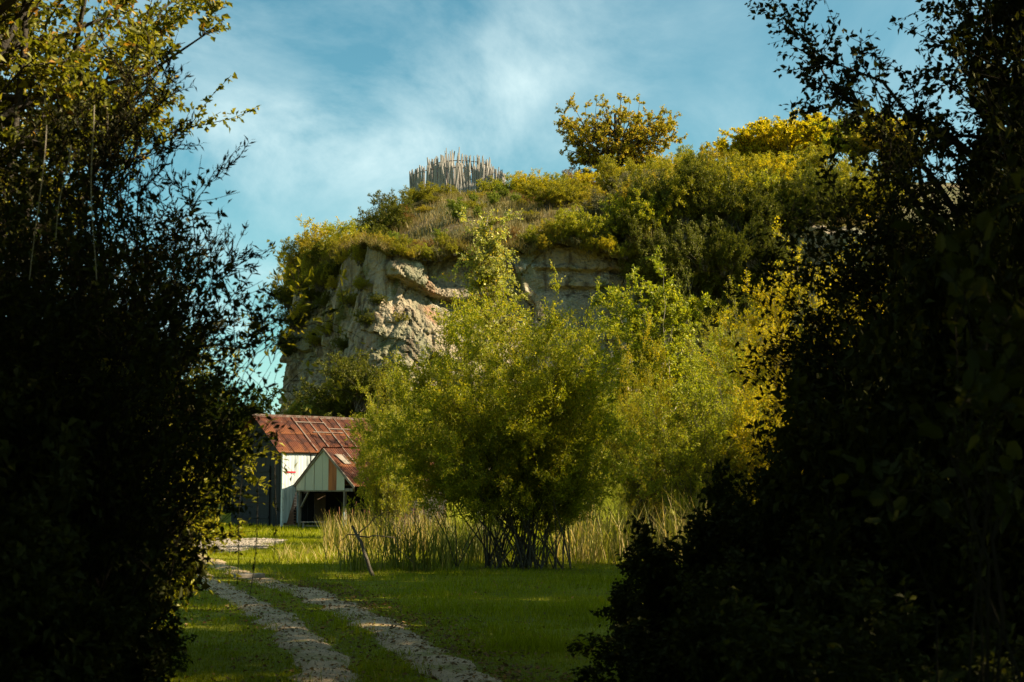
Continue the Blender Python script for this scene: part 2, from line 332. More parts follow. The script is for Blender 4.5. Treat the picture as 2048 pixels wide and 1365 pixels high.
def build_hill():
    xs = np.r_[np.arange(-27.9, 34, 0.4), np.arange(34, 62, 2.0)]
    ts = np.r_[np.arange(0.15, 12, 0.35), np.arange(12, 60, 0.9), np.arange(60, 150, 6)]
    X = np.repeat(xs[:, None], len(ts), 1)
    Y = y_front(X) + ts[None, :]
    Z = hill_z(X, Y)
    Z[:, 0] -= 0.25
    o = link('quarry_hill', grid_mesh('quarry_hill', X, Y, Z), M['hill']); tag(o, kind='structure')
build_hill()

# ------------------------------------------------------------------ cliff
def build_cliff():
    cx = np.r_[np.linspace(-23, -9.5, 60), np.linspace(-9.4, 34, 160)]
    c = np.c_[cx, y_front(cx)]
    c = resample(c, 800)
    k = np.ones(31) / 31
    pad = np.pad(c, ((15, 15), (0, 0)), mode='edge')
    c = np.c_[np.convolve(pad[:, 0], k, 'valid'), np.convolve(pad[:, 1], k, 'valid')]
    s = np.r_[0, np.cumsum(np.linalg.norm(np.diff(c, axis=0), axis=1))]
    t = np.gradient(c, axis=0); t /= np.linalg.norm(t, axis=1)[:, None]
    nrm = np.c_[t[:, 1], -t[:, 0]]                       # outward, towards the meadow
    nv = 125
    V = np.linspace(0, 1, nv)
    top = hill_z(c[:, 0], c[:, 1] + 0.8) + 0.05
    S = np.repeat(s[:, None], nv, 1)
    Z = 5.5 + (top[:, None] - 5.5) * V[None, :]
    X0 = np.repeat(c[:, 0:1], nv, 1)
    # broad bulges, vertical columns on the left face, beds on the front, broken blocks
    off = 1.9 * (1 - V[None, :]) + 1.2 * fbm(S * 0.10, Z * 0.10, 40, 3)
    leftw = sstep((-7.5 - X0) / 3.0)
    off += leftw * (1.5 * np.abs(fbm(S * 0.45, Z * 0.06, 44, 3)) * 2 - 0.4)
    off += (1 - leftw * 0.6) * 0.9 * fbm(S * 0.12, Z * 0.9 + S * 0.05, 47, 3)
    # blocks: nearest of scattered seeds, each with its own depth
    def blocks(n, sx, sz, amp, seed, crack):
        r = np.random.default_rng(seed)
        px = r.uniform(s[0], s[-1], n); pz = r.uniform(5, 21, n); pd = r.uniform(-1, 1, n); tx = r.uniform(-.15, .15, n); tz = r.uniform(-.25, .1, n)
        wS = S + 0.35 * fbm(S * 0.7, Z * 0.7, seed, 3) + 0.12 * Z; wZ = Z + 0.3 * fbm(S * 0.8, Z * 0.8, seed + 3, 3) + 0.10 * S
        o = np.zeros(S.size); ck = np.zeros(S.size); a = np.c_[wS.ravel() / sx, wZ.ravel() / sz].astype(np.float32)
        pp = np.c_[px / sx, pz / sz].astype(np.float32)
        order = np.argsort(pp[:, 0]); pp = pp[order]; px, pz, pd, tx, tz = (q[order] for q in (px, pz, pd, tx, tz))
        for i in range(0, len(a), 8000):
            ch = a[i:i + 8000]
            lo, hi = np.searchsorted(pp[:, 0], [ch[:, 0].min() - 3, ch[:, 0].max() + 3])
            if hi - lo < 3: lo, hi = 0, len(pp)
            dd = np.abs(ch[:, None, :] - pp[None, lo:hi, :]).max(-1) ** 2
            j = dd.argmin(1) + lo
            d12 = np.sqrt(np.partition(dd, 1, axis=1)[:, :2]); ck[i:i + 8000] = np.exp(-(d12[:, 1] - d12[:, 0]) / 0.09)
            o[i:i + 8000] = pd[j] * amp + (ch[:, 0] * sx - px[j]) * tx[j] + (ch[:, 1] * sz - pz[j]) * tz[j]
        return o.reshape(S.shape) - crack * ck.reshape(S.shape)
    off += blocks(300, 1.3, 1.9, 0.34, 5, .30) + blocks(2600, .65, 0.8, 0.17, 6, .16)
    off += 0.22 * fbm(S * 2.0, Z * 1.6, 60, 4)
    # the overhanging brow of the main buttress: rock below it is set back
    bx = [P(760, 548, 100).x, P(800, 556, 100).x, P(835, 566, 100).x, P(870, 584, 100).x, P(925, 592, 100).x, P(1010, 576, 100).x]
    bz = [P(0, 548, 100).z, P(0, 554, 100).z, P(0, 566, 100).z, P(0, 584, 100).z, P(0, 591, 100).z, P(0, 576, 100).z]
    zb = np.interp(X0, bx, bz) + 0.12 * fbm(S * 1.3, S * 0, 71, 3)
    inb = sstep((X0 - bx[0]) / 1.0) * sstep((bx[-1] + 1.5 - X0) / 1.5)
    below = zb - Z
    off -= inb * 1.5 * sstep(below / 0.18) * np.exp(-np.clip(below, 0, 9) / 2.6)
    off += inb * 0.5 * np.exp(-((below + 0.5) / 0.6) ** 2)
    # two thinner ledges further right
    for zz, x0, x1, dep in ((P(0, 530, 102).z, P(1060, 0, 102).x, P(1300, 0, 102).x, 0.8), (P(0, 566, 102).z, P(1090, 0, 102).x, P(1260, 0, 102).x, 0.6)):
        b = zz + 0.25 * fbm(S * 0.5, S * 0, 77, 3) - Z
        off -= sstep((X0 - x0) / 1.0) * sstep((x1 - X0) / 1.0) * dep * sstep(b / 0.15) * np.exp(-np.clip(b, 0, 9) / 1.1)
    off = np.where(V[None, :] > 0.965, off - 0.8 * sstep((V[None, :] - 0.965) / 0.035), off)
    X = X0 + nrm[:, 0:1] * off; Y = np.repeat(c[:, 1:2], nv, 1) + nrm[:, 1:2] * off
    o = link('quarry_cliff', grid_mesh('quarry_cliff', X, Y, Z, smooth=False), M['cliff']); tag(o, kind='structure')
build_cliff()

# ------------------------------------------------------------------ plants
class Segs:
    def __init__(s): s.a, s.b, s.ra, s.rb, s.l = [], [], [], [], []
    def path(s, pts, r0, r1, lvl):
        n = len(pts) - 1
        for i in range(n):
            s.a.append(pts[i]); s.b.append(pts[i + 1]); s.ra.append(r0 + (r1 - r0) * i / n); s.rb.append(r0 + (r1 - r0) * (i + 1) / n); s.l.append(lvl)
    def arrays(s): return np.array(s.a), np.array(s.b), np.array(s.ra), np.array(s.rb), np.array(s.l)
def bez(p0, d0, p1, n, wob, rs):
    L = np.linalg.norm(p1 - p0); c = p0 + d0 * L * 0.5
    t = np.linspace(0, 1, n + 1)[:, None]
    q = (1 - t) ** 2 * p0 + 2 * t * (1 - t) * c + t * t * p1
    q[1:] += rs.normal(0, wob * L, (n, 3)) * np.minimum(1, t[1:] * 3)
    return q
def tubes(A, B, ra, rb, k):
    d = unit(B - A); ref = np.where(np.abs(d[:, 2:3]) > 0.9, np.array([[1.0, 0, 0]]), np.array([[0, 0, 1.0]]))
    u = unit(np.cross(d, ref)); v = np.cross(d, u)
    an = np.arange(k) * 2 * math.pi / k
    ring = np.cos(an)[None, :, None] * u[:, None, :] + np.sin(an)[None, :, None] * v[:, None, :]
    Bx = B + d * (rb[:, None] * 0.4)
    V = np.concatenate([A[:, None, :] + ring * ra[:, None, None], Bx[:, None, :] + ring * rb[:, None, None]], 1).reshape(-1, 3)
    base = (np.arange(len(A)) * 2 * k)[:, None]; i = np.arange(k)[None, :]; j = (i + 1) % k
    F = np.stack([base + i, base + j, base + k + j, base + k + i], -1).reshape(-1, 4)
    return V, F
def wood_mesh(name, segs, maxlvl=3):
    a, b, ra, rb, l = segs.arrays(); VV, FF, n = [], [], 0
    for lv, k in ((0, 9), (1, 6), (2, 4), (3, 3)):
        if lv > maxlvl: break
        s = l == lv
        if not s.any(): continue
        V, F = tubes(a[s], b[s], ra[s], rb[s], k); VV.append(V); FF.append(F + n); n += len(V)
    return npmesh(name, np.concatenate(VV), np.concatenate(FF), smooth=True)
def leaf_frames(segs, n, size, rs, lvls=(3,), droop=0.2, along=0.6, spread=0.03, up=0.6):
    a, b, ra, rb, l = segs.arrays(); s = np.isin(l, lvls); a, b = a[s], b[s]
    w = np.linalg.norm(b - a, axis=1); i = rs.choice(len(a), n, p=w / w.sum()); t = rs.random((n, 1))
    pos = a[i] + (b[i] - a[i]) * t + rs.normal(0, spread, (n, 3))
    d = unit(unit(b[i] - a[i]) * along + rs.normal(0, 0.6, (n, 3)) - np.array([[0, 0, droop]]))
    nn = rs.normal(0, 0.6, (n, 3)) + np.array([[0, 0, up]]); nn = unit(nn - (nn * d).sum(1, keepdims=True) * d)
    sz = size * rs.uniform(0.6, 1.25, n)
    return pos, d, nn, sz, rs.random(n)
def leaves_mesh(name, fr, aspect=0.5):
    pos, d, nn, sz, rn = fr
    sd = np.cross(d, nn); n = len(pos); s = sz[:, None]
    v = np.empty((n, 4, 3), np.float32)
    v[:, 0] = pos; v[:, 2] = pos + d * s - nn * s * 0.08
    m = pos + d * s * 0.45 + nn * s * 0.10
    v[:, 1] = m + sd * s * aspect * 0.5; v[:, 3] = m - sd * s * aspect * 0.5
    return npmesh(name, v.reshape(-1, 3), np.arange(n * 4).reshape(n, 4), rn)

def skeleton(seed, base_pts, trunk, targets, r_trunk, n2=8, n3=6, l2=0.38, l3=0.5, up2=0.25, up3=0.1, wob=0.035, start=(0.35, 0.95), out0=0.5, r_limb=0.45, t2=(0.25, 1.0), maxlen2=9):
    """trunk: list of points (or None for a many-stemmed bush); targets: points the limbs reach"""
    rs = np.random.default_rng(seed); S = Segs()
    if trunk is not None:
        tp = np.array(trunk, float)
        if len(tp) < 6:
            q = np.linspace(0, len(tp) - 1, 9); tp = np.stack([np.interp(q, np.arange(len(tp)), tp[:, i]) for i in range(3)], 1)
            tp[1:-1] += rs.normal(0, 0.02 * np.linalg.norm(tp[-1] - tp[0]), (7, 3)) * np.array([1, 1, 0.3])
        S.path(list(tp), r_trunk, r_trunk * 0.35, 0)
    for T in targets:
        T = np.array(T, float)
        if trunk is not None:
            zt = tp[:, 2]; f = rs.uniform(*start)
            zz = min(zt[0] + (zt[-1] - zt[0]) * f, T[2] - 0.05 * abs(T[2])) if T[2] > zt[0] + 0.3 * (zt[-1] - zt[0]) else zt[0] + (zt[-1] - zt[0]) * start[0] * 1.1
            p0 = np.array([np.interp(zz, zt, tp[:, i]) for i in range(3)])
            h = T - p0; d0 = unit(h * np.array([1, 1, 0.3]) + np.array([0, 0, out0 * np.linalg.norm(h)])); lv = 1; r0 = r_trunk * r_limb * rs.uniform(.6, 1)
        else:
            bp = base_pts[rs.integers(len(base_pts))]
            p0 = np.array(bp, float); h = T - p0
            d0 = unit(h * np.array([0.5, 0.5, 1.0])); lv = 1; r0 = r_trunk * rs.uniform(.5, 1)
        L = np.linalg.norm(T - p0)
        q = bez(p0, d0, T, 7, wob * .55, rs); S.path(list(q), r0, r0 * 0.10, lv)
        for k in range(n2):
            t = rs.uniform(*t2) if k > 1 else rs.uniform(0.93, 0.999); i = min(int(t * 7), 6); p = q[i] + (q[i + 1] - q[i]) * (t * 7 - i)
            tg = unit(q[i + 1] - q[i]); rp = rs.normal(0, 1, 3); rp = unit(rp - rp.dot(tg) * tg)
            d = unit(tg * 0.65 + rp * 0.75 + np.array([0, 0, up2])); l = min(L, maxlen2) * l2 * rs.uniform(0.5, 1.1) * (1.15 - 0.55 * t)
            rr = max(r0 * 0.28 * (1.1 - 0.6 * t), 0.004)
            q2 = bez(p, d, p + unit(d + rs.normal(0, .25, 3)) * l, 4, 0.04, rs); S.path(list(q2), rr, rr * 0.35, 2)
            for m in range(n3):
                t3 = rs.uniform(0.15, 1); i3 = min(int(t3 * 4), 3); p3 = q2[i3] + (q2[i3 + 1] - q2[i3]) * (t3 * 4 - i3)
                tg3 = unit(q2[i3 + 1] - q2[i3]); rp = rs.normal(0, 1, 3); rp = unit(rp - rp.dot(tg3) * tg3)
                d3 = unit(tg3 * 0.7 + rp * 0.7 + np.array([0, 0, up3])); l_3 = l * l3 * rs.uniform(0.5, 1.1)
                q3 = bez(p3, d3, p3 + d3 * l_3, 2, 0.05, rs); S.path(list(q3), max(rr * 0.4, .003), max(rr * 0.15, .002), 3)
    return S
def shell(rs, n, c, r, zmin=-1.0, inner=0.72, lump=0.18, bias=None):
    """limb targets in the outer part of an uneven ellipsoid"""
    out = []
    ph = rs.uniform(0, 6.28, 6)
    while len(out) < n:
        d = unit(rs.normal(0, 1, 3))
        if d[2] < zmin: continue
        k = rs.uniform(inner, 1.0) + lump * math.sin(3 * math.atan2(d[1], d[0]) + ph[0]) * 0.6 + lump * math.sin(4 * d[2] + 2 * math.atan2(d[1], d[0]) + ph[1]) * .6
        out.append(np.array(c) + d * np.array(r) * k)
    return out

def plant(name, loc, S, fr, wood_mat, lmat, label, cat, group=None, aspect=0.5, maxlvl=3, wood='trunk', crown='crown', rz=0.0, hero=0):
    root = empty(name, loc, label, cat, group, rz)
    link(wood, wood_mesh(name + '_wood', S, maxlvl), wood_mat, root)
    if hero:
        pos, d, nn, sz, rn = fr
        wp = pos + np.array(loc)[None, :]
        sx = wp[:, 0] / np.maximum(wp[:, 1], 0.5) * F_PX + 1024; sy = HZ - (wp[:, 2] - CAM_Z) / np.maximum(wp[:, 1], 0.5) * F_PX
        ok = (sx > 5) & (sx < 2043) & (sy > 5) & (sy < 1360) & (wp[:, 1] > 1.5)
        score = wp[:, 1] / sz + np.where(ok, 0, 1e6)
        pick = np.argsort(score)[:hero]; pick = pick[ok[pick]]
        for i in pick:
            o = bpy.data.objects.new('leaf', LEAF_HERO[int(rn[i] * 7.99)]); COL.objects.link(o); o.parent = root
            s = sz[i]; sd = np.cross(d[i], nn[i])
            o.matrix_local = Matrix(((sd[0] * s * aspect * 2, d[i][0] * s, nn[i][0] * s, pos[i][0]), (sd[1] * s * aspect * 2, d[i][1] * s, nn[i][1] * s, pos[i][1]), (sd[2] * s * aspect * 2, d[i][2] * s, nn[i][2] * s, pos[i][2]), (0, 0, 0, 1)))
            o.material_slots[0].link = 'OBJECT'; o.material_slots[0].material = lmat
        keep = np.ones(len(pos), bool); keep[pick] = False
        fr = tuple(q[keep] for q in fr)
    c = link(crown, leaves_mesh(name + '_leaves', fr, aspect), lmat, root)
    if hero: c['kind'] = 'stuff'
    return root
def copy_plant(root, loc, label=None, group=None, rz=0.0, sc=(1, 1, 1), lmat=None, name=None):
    r = root.copy(); COL.objects.link(r); r.location = loc; r.rotation_euler = (0, 0, rz); r.scale = sc
    if name: r.name = name
    if label: r['label'] = label
    if group: r['group'] = group
    elif 'group' in r: del r['group']
    for ch in list(root.children):
        c = ch.copy(); COL.objects.link(c); c.parent = r
        if lmat is not None and ch.name.split('.')[0] in ('crown', 'foliage'):
            c.material_slots[0].link = 'OBJECT'; c.material_slots[0].material = lmat
    return r
def hero_leaves():
    """eight leaf blades sharing one outline: midrib fold and a slightly lobed edge, each with its own random tint"""
    out = []
    for k in range(8):
        y = [0, .18, .34, .50, .64, .80, 1.0]; w = [.03, .16, .21, .19, .25, .16, 0.0]
        v, f = [], []
        for yy, ww in zip(y, w): v += [(-ww, yy, .10 * ww * 4 * .5), (0, yy, -0.02 - .05 * yy * yy), (ww, yy, .10 * ww * 4 * .5)]
        for i in range(6):
            a = i * 3; f += [(a, a + 1, a + 4, a + 3), (a + 1, a + 2, a + 5, a + 4)]
        me = npmesh('leaf_blade', np.array(v), np.array(f), np.full(len(f), (k + .5) / 8))
        me.materials.append(M['shade_leaf']); out.append(me)
    return out
LEAF_HERO = hero_leaves()

# ---- the big willow, the birch and the trees of the thicket
def big_willow():
    loc = G(1035, 1138); rs = np.random.default_rng(11)
    c = np.array([-0.2, 0, 3.55]); tg = shell(rs, 105, c, (3.75, 2.5, 2.75), zmin=-0.7, inner=0.58, lump=0.05)
    bases = [(rs.normal(0, .55), rs.normal(0, .3), 0) for _ in range(60)]
    S = skeleton(12, bases, None, tg, 0.024, n2=17, n3=6, l2=0.27, l3=0.45, up2=0.35, up3=0.3, t2=(0.30, 1.0), wob=0.014)
    fr = leaf_frames(S, 215000, 0.072, rs, (3, 2), droop=0.0, along=0.9, up=0.4)
    plant('willow_bush', loc, S, fr, M['bark'], M['willow'], 'large round many-stemmed willow bush standing at the far edge of the dark grass', 'bush', aspect=0.42, maxlvl=2, wood='stem')
big_willow()

def birch():
    loc = Vector((-0.75, 43, 0)); rs = np.random.default_rng(21)
    tg = []
    for i in range(46):
        z = rs.uniform(5.0, 10.0); r = np.interp(z, [5, 6.5, 8, 10.2], [1.05, 1.25, 0.85, 0.15]) * rs.uniform(.5, 1.05); a = rs.uniform(0, 6.28)
        tg.append((r * math.cos(a), r * math.sin(a), z))
    S = skeleton(22, None, [(0, 0, 0), (0.1, 0, 3), (-.05, 0, 7), (0.0, 0, 10.2)], tg, 0.085, n2=6, n3=5, l2=0.34, l3=0.55, up2=0.05, up3=-0.35, start=(0.35, 0.98))
    fr = leaf_frames(S, 14000, 0.09, rs, (3, 2), droop=0.6, along=0.3)
    plant('birch_tree', loc, S, fr, M['bark_pale'], M['birch'], 'slender birch with pale yellow-green leaves rising behind the big willow bush', 'tree', aspect=0.75)
birch()

def tree_proto(name, loc, seed, h, cz, r, n_l, size, lmat, label, n_t=26, rt=0.12, bark='bark', zmin=-0.6, start=(0.25, 0.9), group=None, n2=8, n3=6, l2=0.38, aspect=0.55, droop=0.2, hero=0, lump=0.22, cat='tree', cx=0.0, cyo=0.0, inner=0.6, maxlvl=3, out0=0.5, crown='crown', up2=.25):
    rs = np.random.default_rng(seed)
    tg = shell(rs, n_t, (cx, cyo, cz), r, zmin=zmin, inner=inner, lump=lump)
    S = skeleton(seed + 1, None, [(0, 0, 0), (cx * .3, cyo * .3, cz * 0.5), (cx * .8, cyo * .8, cz), (cx, cyo, h * 0.78)], tg, rt, n2=n2, n3=n3, l2=l2, start=start, out0=out0, up2=up2, up3=min(up2, .1))
    fr = leaf_frames(S, n_l, size, rs, (3, 2), droop=droop)
    return plant(name, loc, S, fr, M[bark], lmat, label, cat, group, aspect=aspect, hero=hero, maxlvl=maxlvl, crown=crown)
def bush_proto(name, loc, seed, h, r, n_l, size, lmat, label, n_t=34, bark='bark', group=None, aspect=0.5, n2=7, n3=5, l2=0.34, hero=0, zmin=-0.5, lump=0.2, cz=None, up2=0.3, along=.6, droop=.1, rst=0.03, spreadb=0.25, wood='stem', crown='crown', cx=0.0, cyo=0.0, maxlvl=3, inner=.55, lv=(3, 2)):
    rs = np.random.default_rng(seed); cz = h * 0.55 if cz is None else cz
    tg = shell(rs, n_t, (cx, cyo, cz), (r[0], r[1], h - cz), zmin=zmin, inner=inner, lump=lump)
    tg = [np.array([t[0], t[1], max(t[2], 0.12)]) for t in tg]
    bases = [(rs.normal(0, spreadb), rs.normal(0, spreadb), 0) for _ in range(12)]
    S = skeleton(seed + 1, bases, None, tg, rst, n2=n2, n3=n3, l2=l2, up2=up2, t2=(0.3, 1.0))
    fr = leaf_frames(S, n_l, size, rs, lv, droop=droop, along=along)
    return plant(name, loc, S, fr, M[bark], lmat, label, 'bush', group, aspect=aspect, hero=hero, wood=wood, crown=crown, maxlvl=maxlvl)

def at(px, d): return Vector(((px - 1024) / F_PX * d, d, 0))
def thicket():
    a = tree_proto('broadleaf_tree', at(1318, 50), 31, 9.6, 7.0, (2.1, 1.9, 2.9), 24000, 0.13, M['lime_leaf'], 'bright green leafy tree with pale bare forks showing under its crown', n_t=26, rt=0.10, bark='bark_pale', zmin=-0.75, n2=7, n3=5)
    y = bush_proto('willow_sapling', at(1575, 46), 41, 9.4, (2.3, 2.0), 42000, 0.10, M['yellow'], 'tall yellow sapling clump with upright shoots, left of the dark right-hand trees', n_t=50, bark='bark_pale', aspect=0.4, cz=5.2, zmin=-0.8, up2=0.6, rst=0.04, spreadb=0.5, l2=0.26)
    copy_plant(y, at(1700, 44), 'tall yellow sapling clump half hidden behind the dark right-hand trees', None, 2.1, (1.0, 1, 0.98))
    copy_plant(y, at(1480, 52), 'yellow-green sapling clump just right of the bright green leafy tree', None, 4.0, (0.85, .9, 0.82), M['lime_leaf'])
    copy_plant(y, at(1440, 57), 'dark green sapling clump at the cliff foot behind the yellow saplings', None, 1.0, (0.9, .9, 0.98), M['olive'])
    b = bush_proto('sallow_bush', at(1405, 41), 51, 5.6, (2.5, 2.0), 42000, 0.08, M['lime_leaf'], 'broad yellow-green sallow bush beneath the yellow saplings, right of the big willow', n_t=60, aspect=0.45, cz=2.9, l2=.3, inner=.4)
    copy_plant(b, at(1285, 47), 'narrow yellow sallow bush against the right side of the big willow', None, 1.7, (0.42, .6, 1.16), M['yellow'])
    copy_plant(b, at(1300, 44), 'olive sallow bush filling the gap behind the right side of the big willow', None, 3.3, (0.7, .8, 0.98), M['olive'])
    copy_plant(b, at(1560, 40), 'yellow-green sallow bush in front of the tall yellow saplings', None, 5.0, (0.85, .9, 1.0), M['yellow'])
    copy_plant(b, at(1690, 42), 'olive sallow bush at the right edge of the thicket', None, .6, (1.0, 1, 1.12), M['olive'])
    copy_plant(b, at(775, 46), 'rounded willow bush between the barn and the big willow', None, 2.5, (0.5, .6, 0.9), M['willow'])
    copy_plant(b, at(800, 58), 'olive bush deep behind the left side of the big willow', None, 4.4, (0.9, 1.0, 1.15), M['olive'])
    copy_plant(b, at(770, 72), 'dark bush growing against the right end of the barn', None, 1.4, (0.6, .7, 1.2), M['dark'])
    copy_plant(b, at(715, 88), 'dark bush behind the barn roof at the foot of the cliff', None, 2.4, (1.0, 1, 1.0), M['dark'])
    copy_plant(b, at(590, 92), 'olive scrub behind the ridge of the barn below the cliff', None, 4.4, (1.1, 1, .95), M['dark'])
    copy_plant(b, at(860, 80), 'tall olive bush at the cliff foot behind the big willow', None, 0.4, (1.0, 1, 1.5), M['dark'])
    copy_plant(b, at(1000, 74), 'tall green bush at the cliff foot behind the birch', None, 5.4, (1.4, 1, 1.7), M['willow'])
    copy_plant(b, at(1160, 70), 'tall green bush at the cliff foot right of the birch', None, 2.9, (1.3, 1, 1.6), M['willow'])
    copy_plant(b, at(1380, 75), 'dark bush at the cliff foot behind the bright green leafy tree', None, 3.9, (1.4, 1, 2.1), M['dark'])
    copy_plant(b, at(1560, 72), 'dark bush at the cliff foot behind the yellow saplings', None, 1.9, (1.6, 1, 2.1), M['dark'])
    return a, b, y
T_GREEN, B_SALLOW, B_YELLOW = thicket()

# ---- hill: oak, yellow trees, bushes
def hill_at(px, d):
    x = (px - 1024) / F_PX * d
    return Vector((x, d, hz(x, d) - 0.05))
def hilltop():
    tree_proto('hill_oak', hill_at(1225, 146), 61, 9.8, 5.2, (6.8, 4.8, 4.6), 46000, 0.21, M['oak_hill'], 'large spreading autumn oak alone on the skyline of the hill', n_t=120, rt=0.34, bark='bark_dark', zmin=-0.9, start=(0.10, 0.75), lump=0.06, inner=.55, l2=.26, n2=6, n3=5, cx=0.5, aspect=.7, out0=.1, up2=-.05, maxlvl=2)
    yt = tree_proto('hill_tree', hill_at(1500, 140) - Vector((0, 0, 1.0)), 65, 6.9, 4.6, (4.2, 3.2, 2.1), 16000, 0.26, M['yellow'], 'flat-topped yellow tree on the skyline, leftmost of its row', n_t=30, rt=0.16, bark='bark_dark', zmin=-0.15, start=(0.2, .7), aspect=.6, group='yellow trees on the skyline')
    g = 'yellow trees on the skyline'
    copy_plant(yt, hill_at(1575, 136) - Vector((0, 0, .8)), 'tallest flat-topped yellow tree in the middle of the skyline row', g, 2.2, (1.25, 1.1, 1.1))
    copy_plant(yt, hill_at(1650, 138), 'yellow tree on the skyline between the tallest one and the dark oak branches', g, 4.1, (1, 1, 0.95))
    copy_plant(yt, hill_at(1725, 130), 'yellow-green tree on the skyline seen through the dark oak branches', g, 5.3, (1, 1, 1.0), M['lime_leaf'])
    copy_plant(yt, hill_at(1800, 126), 'olive tree on the skyline mostly hidden by the dark oak branches', g, 0.8, (1.1, 1, 1.0), M['oak_hill'])
    # bushes of the slope: one shape, seen in several sizes and colours
    b1 = bush_proto('hill_bush', hill_at(640, 119), 71, 5.4, (2.6, 2.2), 15000, 0.16, M['yellow'], 'tall golden-yellow bush at the left end of the cliff top', n_t=44, aspect=.55, cz=2.9, zmin=-.55, maxlvl=3)
    b2 = bush_proto('hill_bush', hill_at(1140, 118), 75, 2.4, (2.0, 1.7), 15000, 0.11, M['olive'], 'rounded olive bush on the slope below the oak', n_t=50, aspect=.5, cz=1.1, zmin=-.35, lump=.35)
    b3 = bush_proto('broom_bush', hill_at(912, 112), 79, 1.9, (0.95, .9), 4200, 0.13, M['broom'], 'bright lime-green bush in the middle of the slope below the palisade', n_t=36, aspect=.35, cz=.9, zmin=-.3, up2=.8, l2=.25)
    names = {'olive': 'olive', 'yellow': 'yellow', 'dark': 'dark green', 'rust': 'rust-brown', 'grey': 'grey-green', 'lime_leaf': 'bright green', 'willow': 'mid green', 'oak_hill': 'brownish', 'birch': 'pale yellow-green', 'broom': 'lime-green'}
    rs = np.random.default_rng(91)
    def place(proto, px, d, sc, mat, where, group='bushes on the quarry hill'):
        lab = '%s bush %s' % (names[mat], where)
        s = sc if isinstance(sc, tuple) else (sc * rs.uniform(.85, 1.15), sc, sc * rs.uniform(.9, 1.1))
        copy_plant(proto, hill_at(px, d) - Vector((0, 0, .15)), lab, group, rs.uniform(0, 6.28), s, M[mat])
    # left shoulder
    place(b1, 596, 124, (.8, .8, .75), 'yellow', 'low at the left corner of the cliff top, on the sky edge')
    place(b1, 572, 131, (.7, .8, .6), 'oak_hill', 'lowest on the left sky edge of the cliff')
    place(b1, 690, 112, (.8, .8, .7), 'willow', 'beside the golden-yellow bush at the left end of the cliff top')
    place(b1, 640, 113, (.9, .8, .5), 'dark', 'under the golden-yellow bush on the cliff edge')
    place(b1, 722, 124, (.6, .6, .72), 'birch', 'small and loose between the golden and the dark bushes of the skyline')
    for px, d, s in ((757, 124, 1.25), (790, 130, 1.2), (770, 118, 1.2), (735, 113, 1.15)):
        place(b2, px, d, s, 'dark', 'on the skyline left of the palisade')
    for px, d, s in ((822, 138, .6), (850, 138, .5), (872, 139, .5), (835, 132, .8), (880, 134, .6), (905, 138, .4), (940, 138, .4)):
        place(b2, px, d, s, 'olive', 'low along the foot of the palisade')
    place(b2, 800, 121, .8, 'rust', 'on the slope below and left of the palisade')
    for px, d, s in ((975, 139, .7), (1010, 139, .9), (1045, 138, .9), (1085, 139, 1.0)):
        place(b2, px, d, s, 'willow', 'on the skyline between the palisade and the oak')
    # right slope
    for px, d, s in ((1150, 136, .85), (1190, 132, .7), (1235, 138, .55)):
        place(b2, px, d, s, 'rust', 'at the foot of the skyline oak')
    for px, d, s in ((1300, 138, .8), (1345, 140, 1.0), (1395, 138, 1.4), (1430, 134, 1.4), (1480, 130, 1.3), (1270, 130, .8), (1540, 128, 1.3)):
        place(b2, px, d, s, ('olive', 'yellow', 'oak_hill', 'lime_leaf')[(px // 5) % 4], 'between skyline oak and yellow trees')
    place(b1, 1165, 122, (.75, .7, .55), 'yellow', 'on the slope straight below the skyline oak')
    place(b1, 1195, 113, (.6, .6, .5), 'oak_hill', 'on the slope above the dark overhanging scrub')
    for px, d, s in ((1240, 120, 1.3), (1290, 122, 1.4), (1330, 118, 1.3), (1375, 124, 1.5), (1420, 120, 1.4), (1470, 120, 1.4)):
        place(b2, px, d, s, ('olive', 'yellow', 'oak_hill', 'olive', 'grey')[int(px) % 5], 'in the middle band of the right slope')
    for px, d, s in ((1285, 114, 1.0), (1385, 115, 1.1), (1250, 126, 1.), (1450, 114, 1.1), (1340, 128, 1.2)):
        place(b2, px, d, s, ('yellow', 'willow')[px % 2], 'scattered among the olive bushes of the right slope')
    for px, d, s in ((1215, 108.5, 1.2), (1255, 108, 1.3), (1310, 109, 1.4), (1360, 110, 1.4), (1230, 105, 1.0)):
        place(b2, px, d, s, ('grey', 'oak_hill', 'grey')[px % 3], 'in the tangle above the right cliff')
    for px, d, s in ((1130, 103.6, .9), (1165, 103.2, 1.1), (1280, 103.2, 1.3), (1330, 104.5, 1.5), (1380, 105.2, 1.5), (1430, 105.5, 1.6), (1480, 105.5, 1.6), (1530, 105.5, 1.6), (1580, 105.5, 1.5), (1625, 105.5, 1.5)):
        place(b2, px, d, s, ('dark', 'olive', 'willow')[(px // 10) % 3], 'over the rim of the right cliff')
    for px, d, s in ((1530, 116, 1.6), (1600, 118, 1.6), (1670, 116, 1.6), (1560, 122, 1.4), (1640, 124, 1.4), (1720, 114, 1.6), (1700, 106, 1.6), (1760, 108, 1.6)):
        place(b2, px, d, s, 'olive' if px % 3 else 'yellow', 'near the dark oak branches')
    place(b1, 1590, 120, (.8, .8, .7), 'broom', 'tall and feathery under the yellow skyline trees')
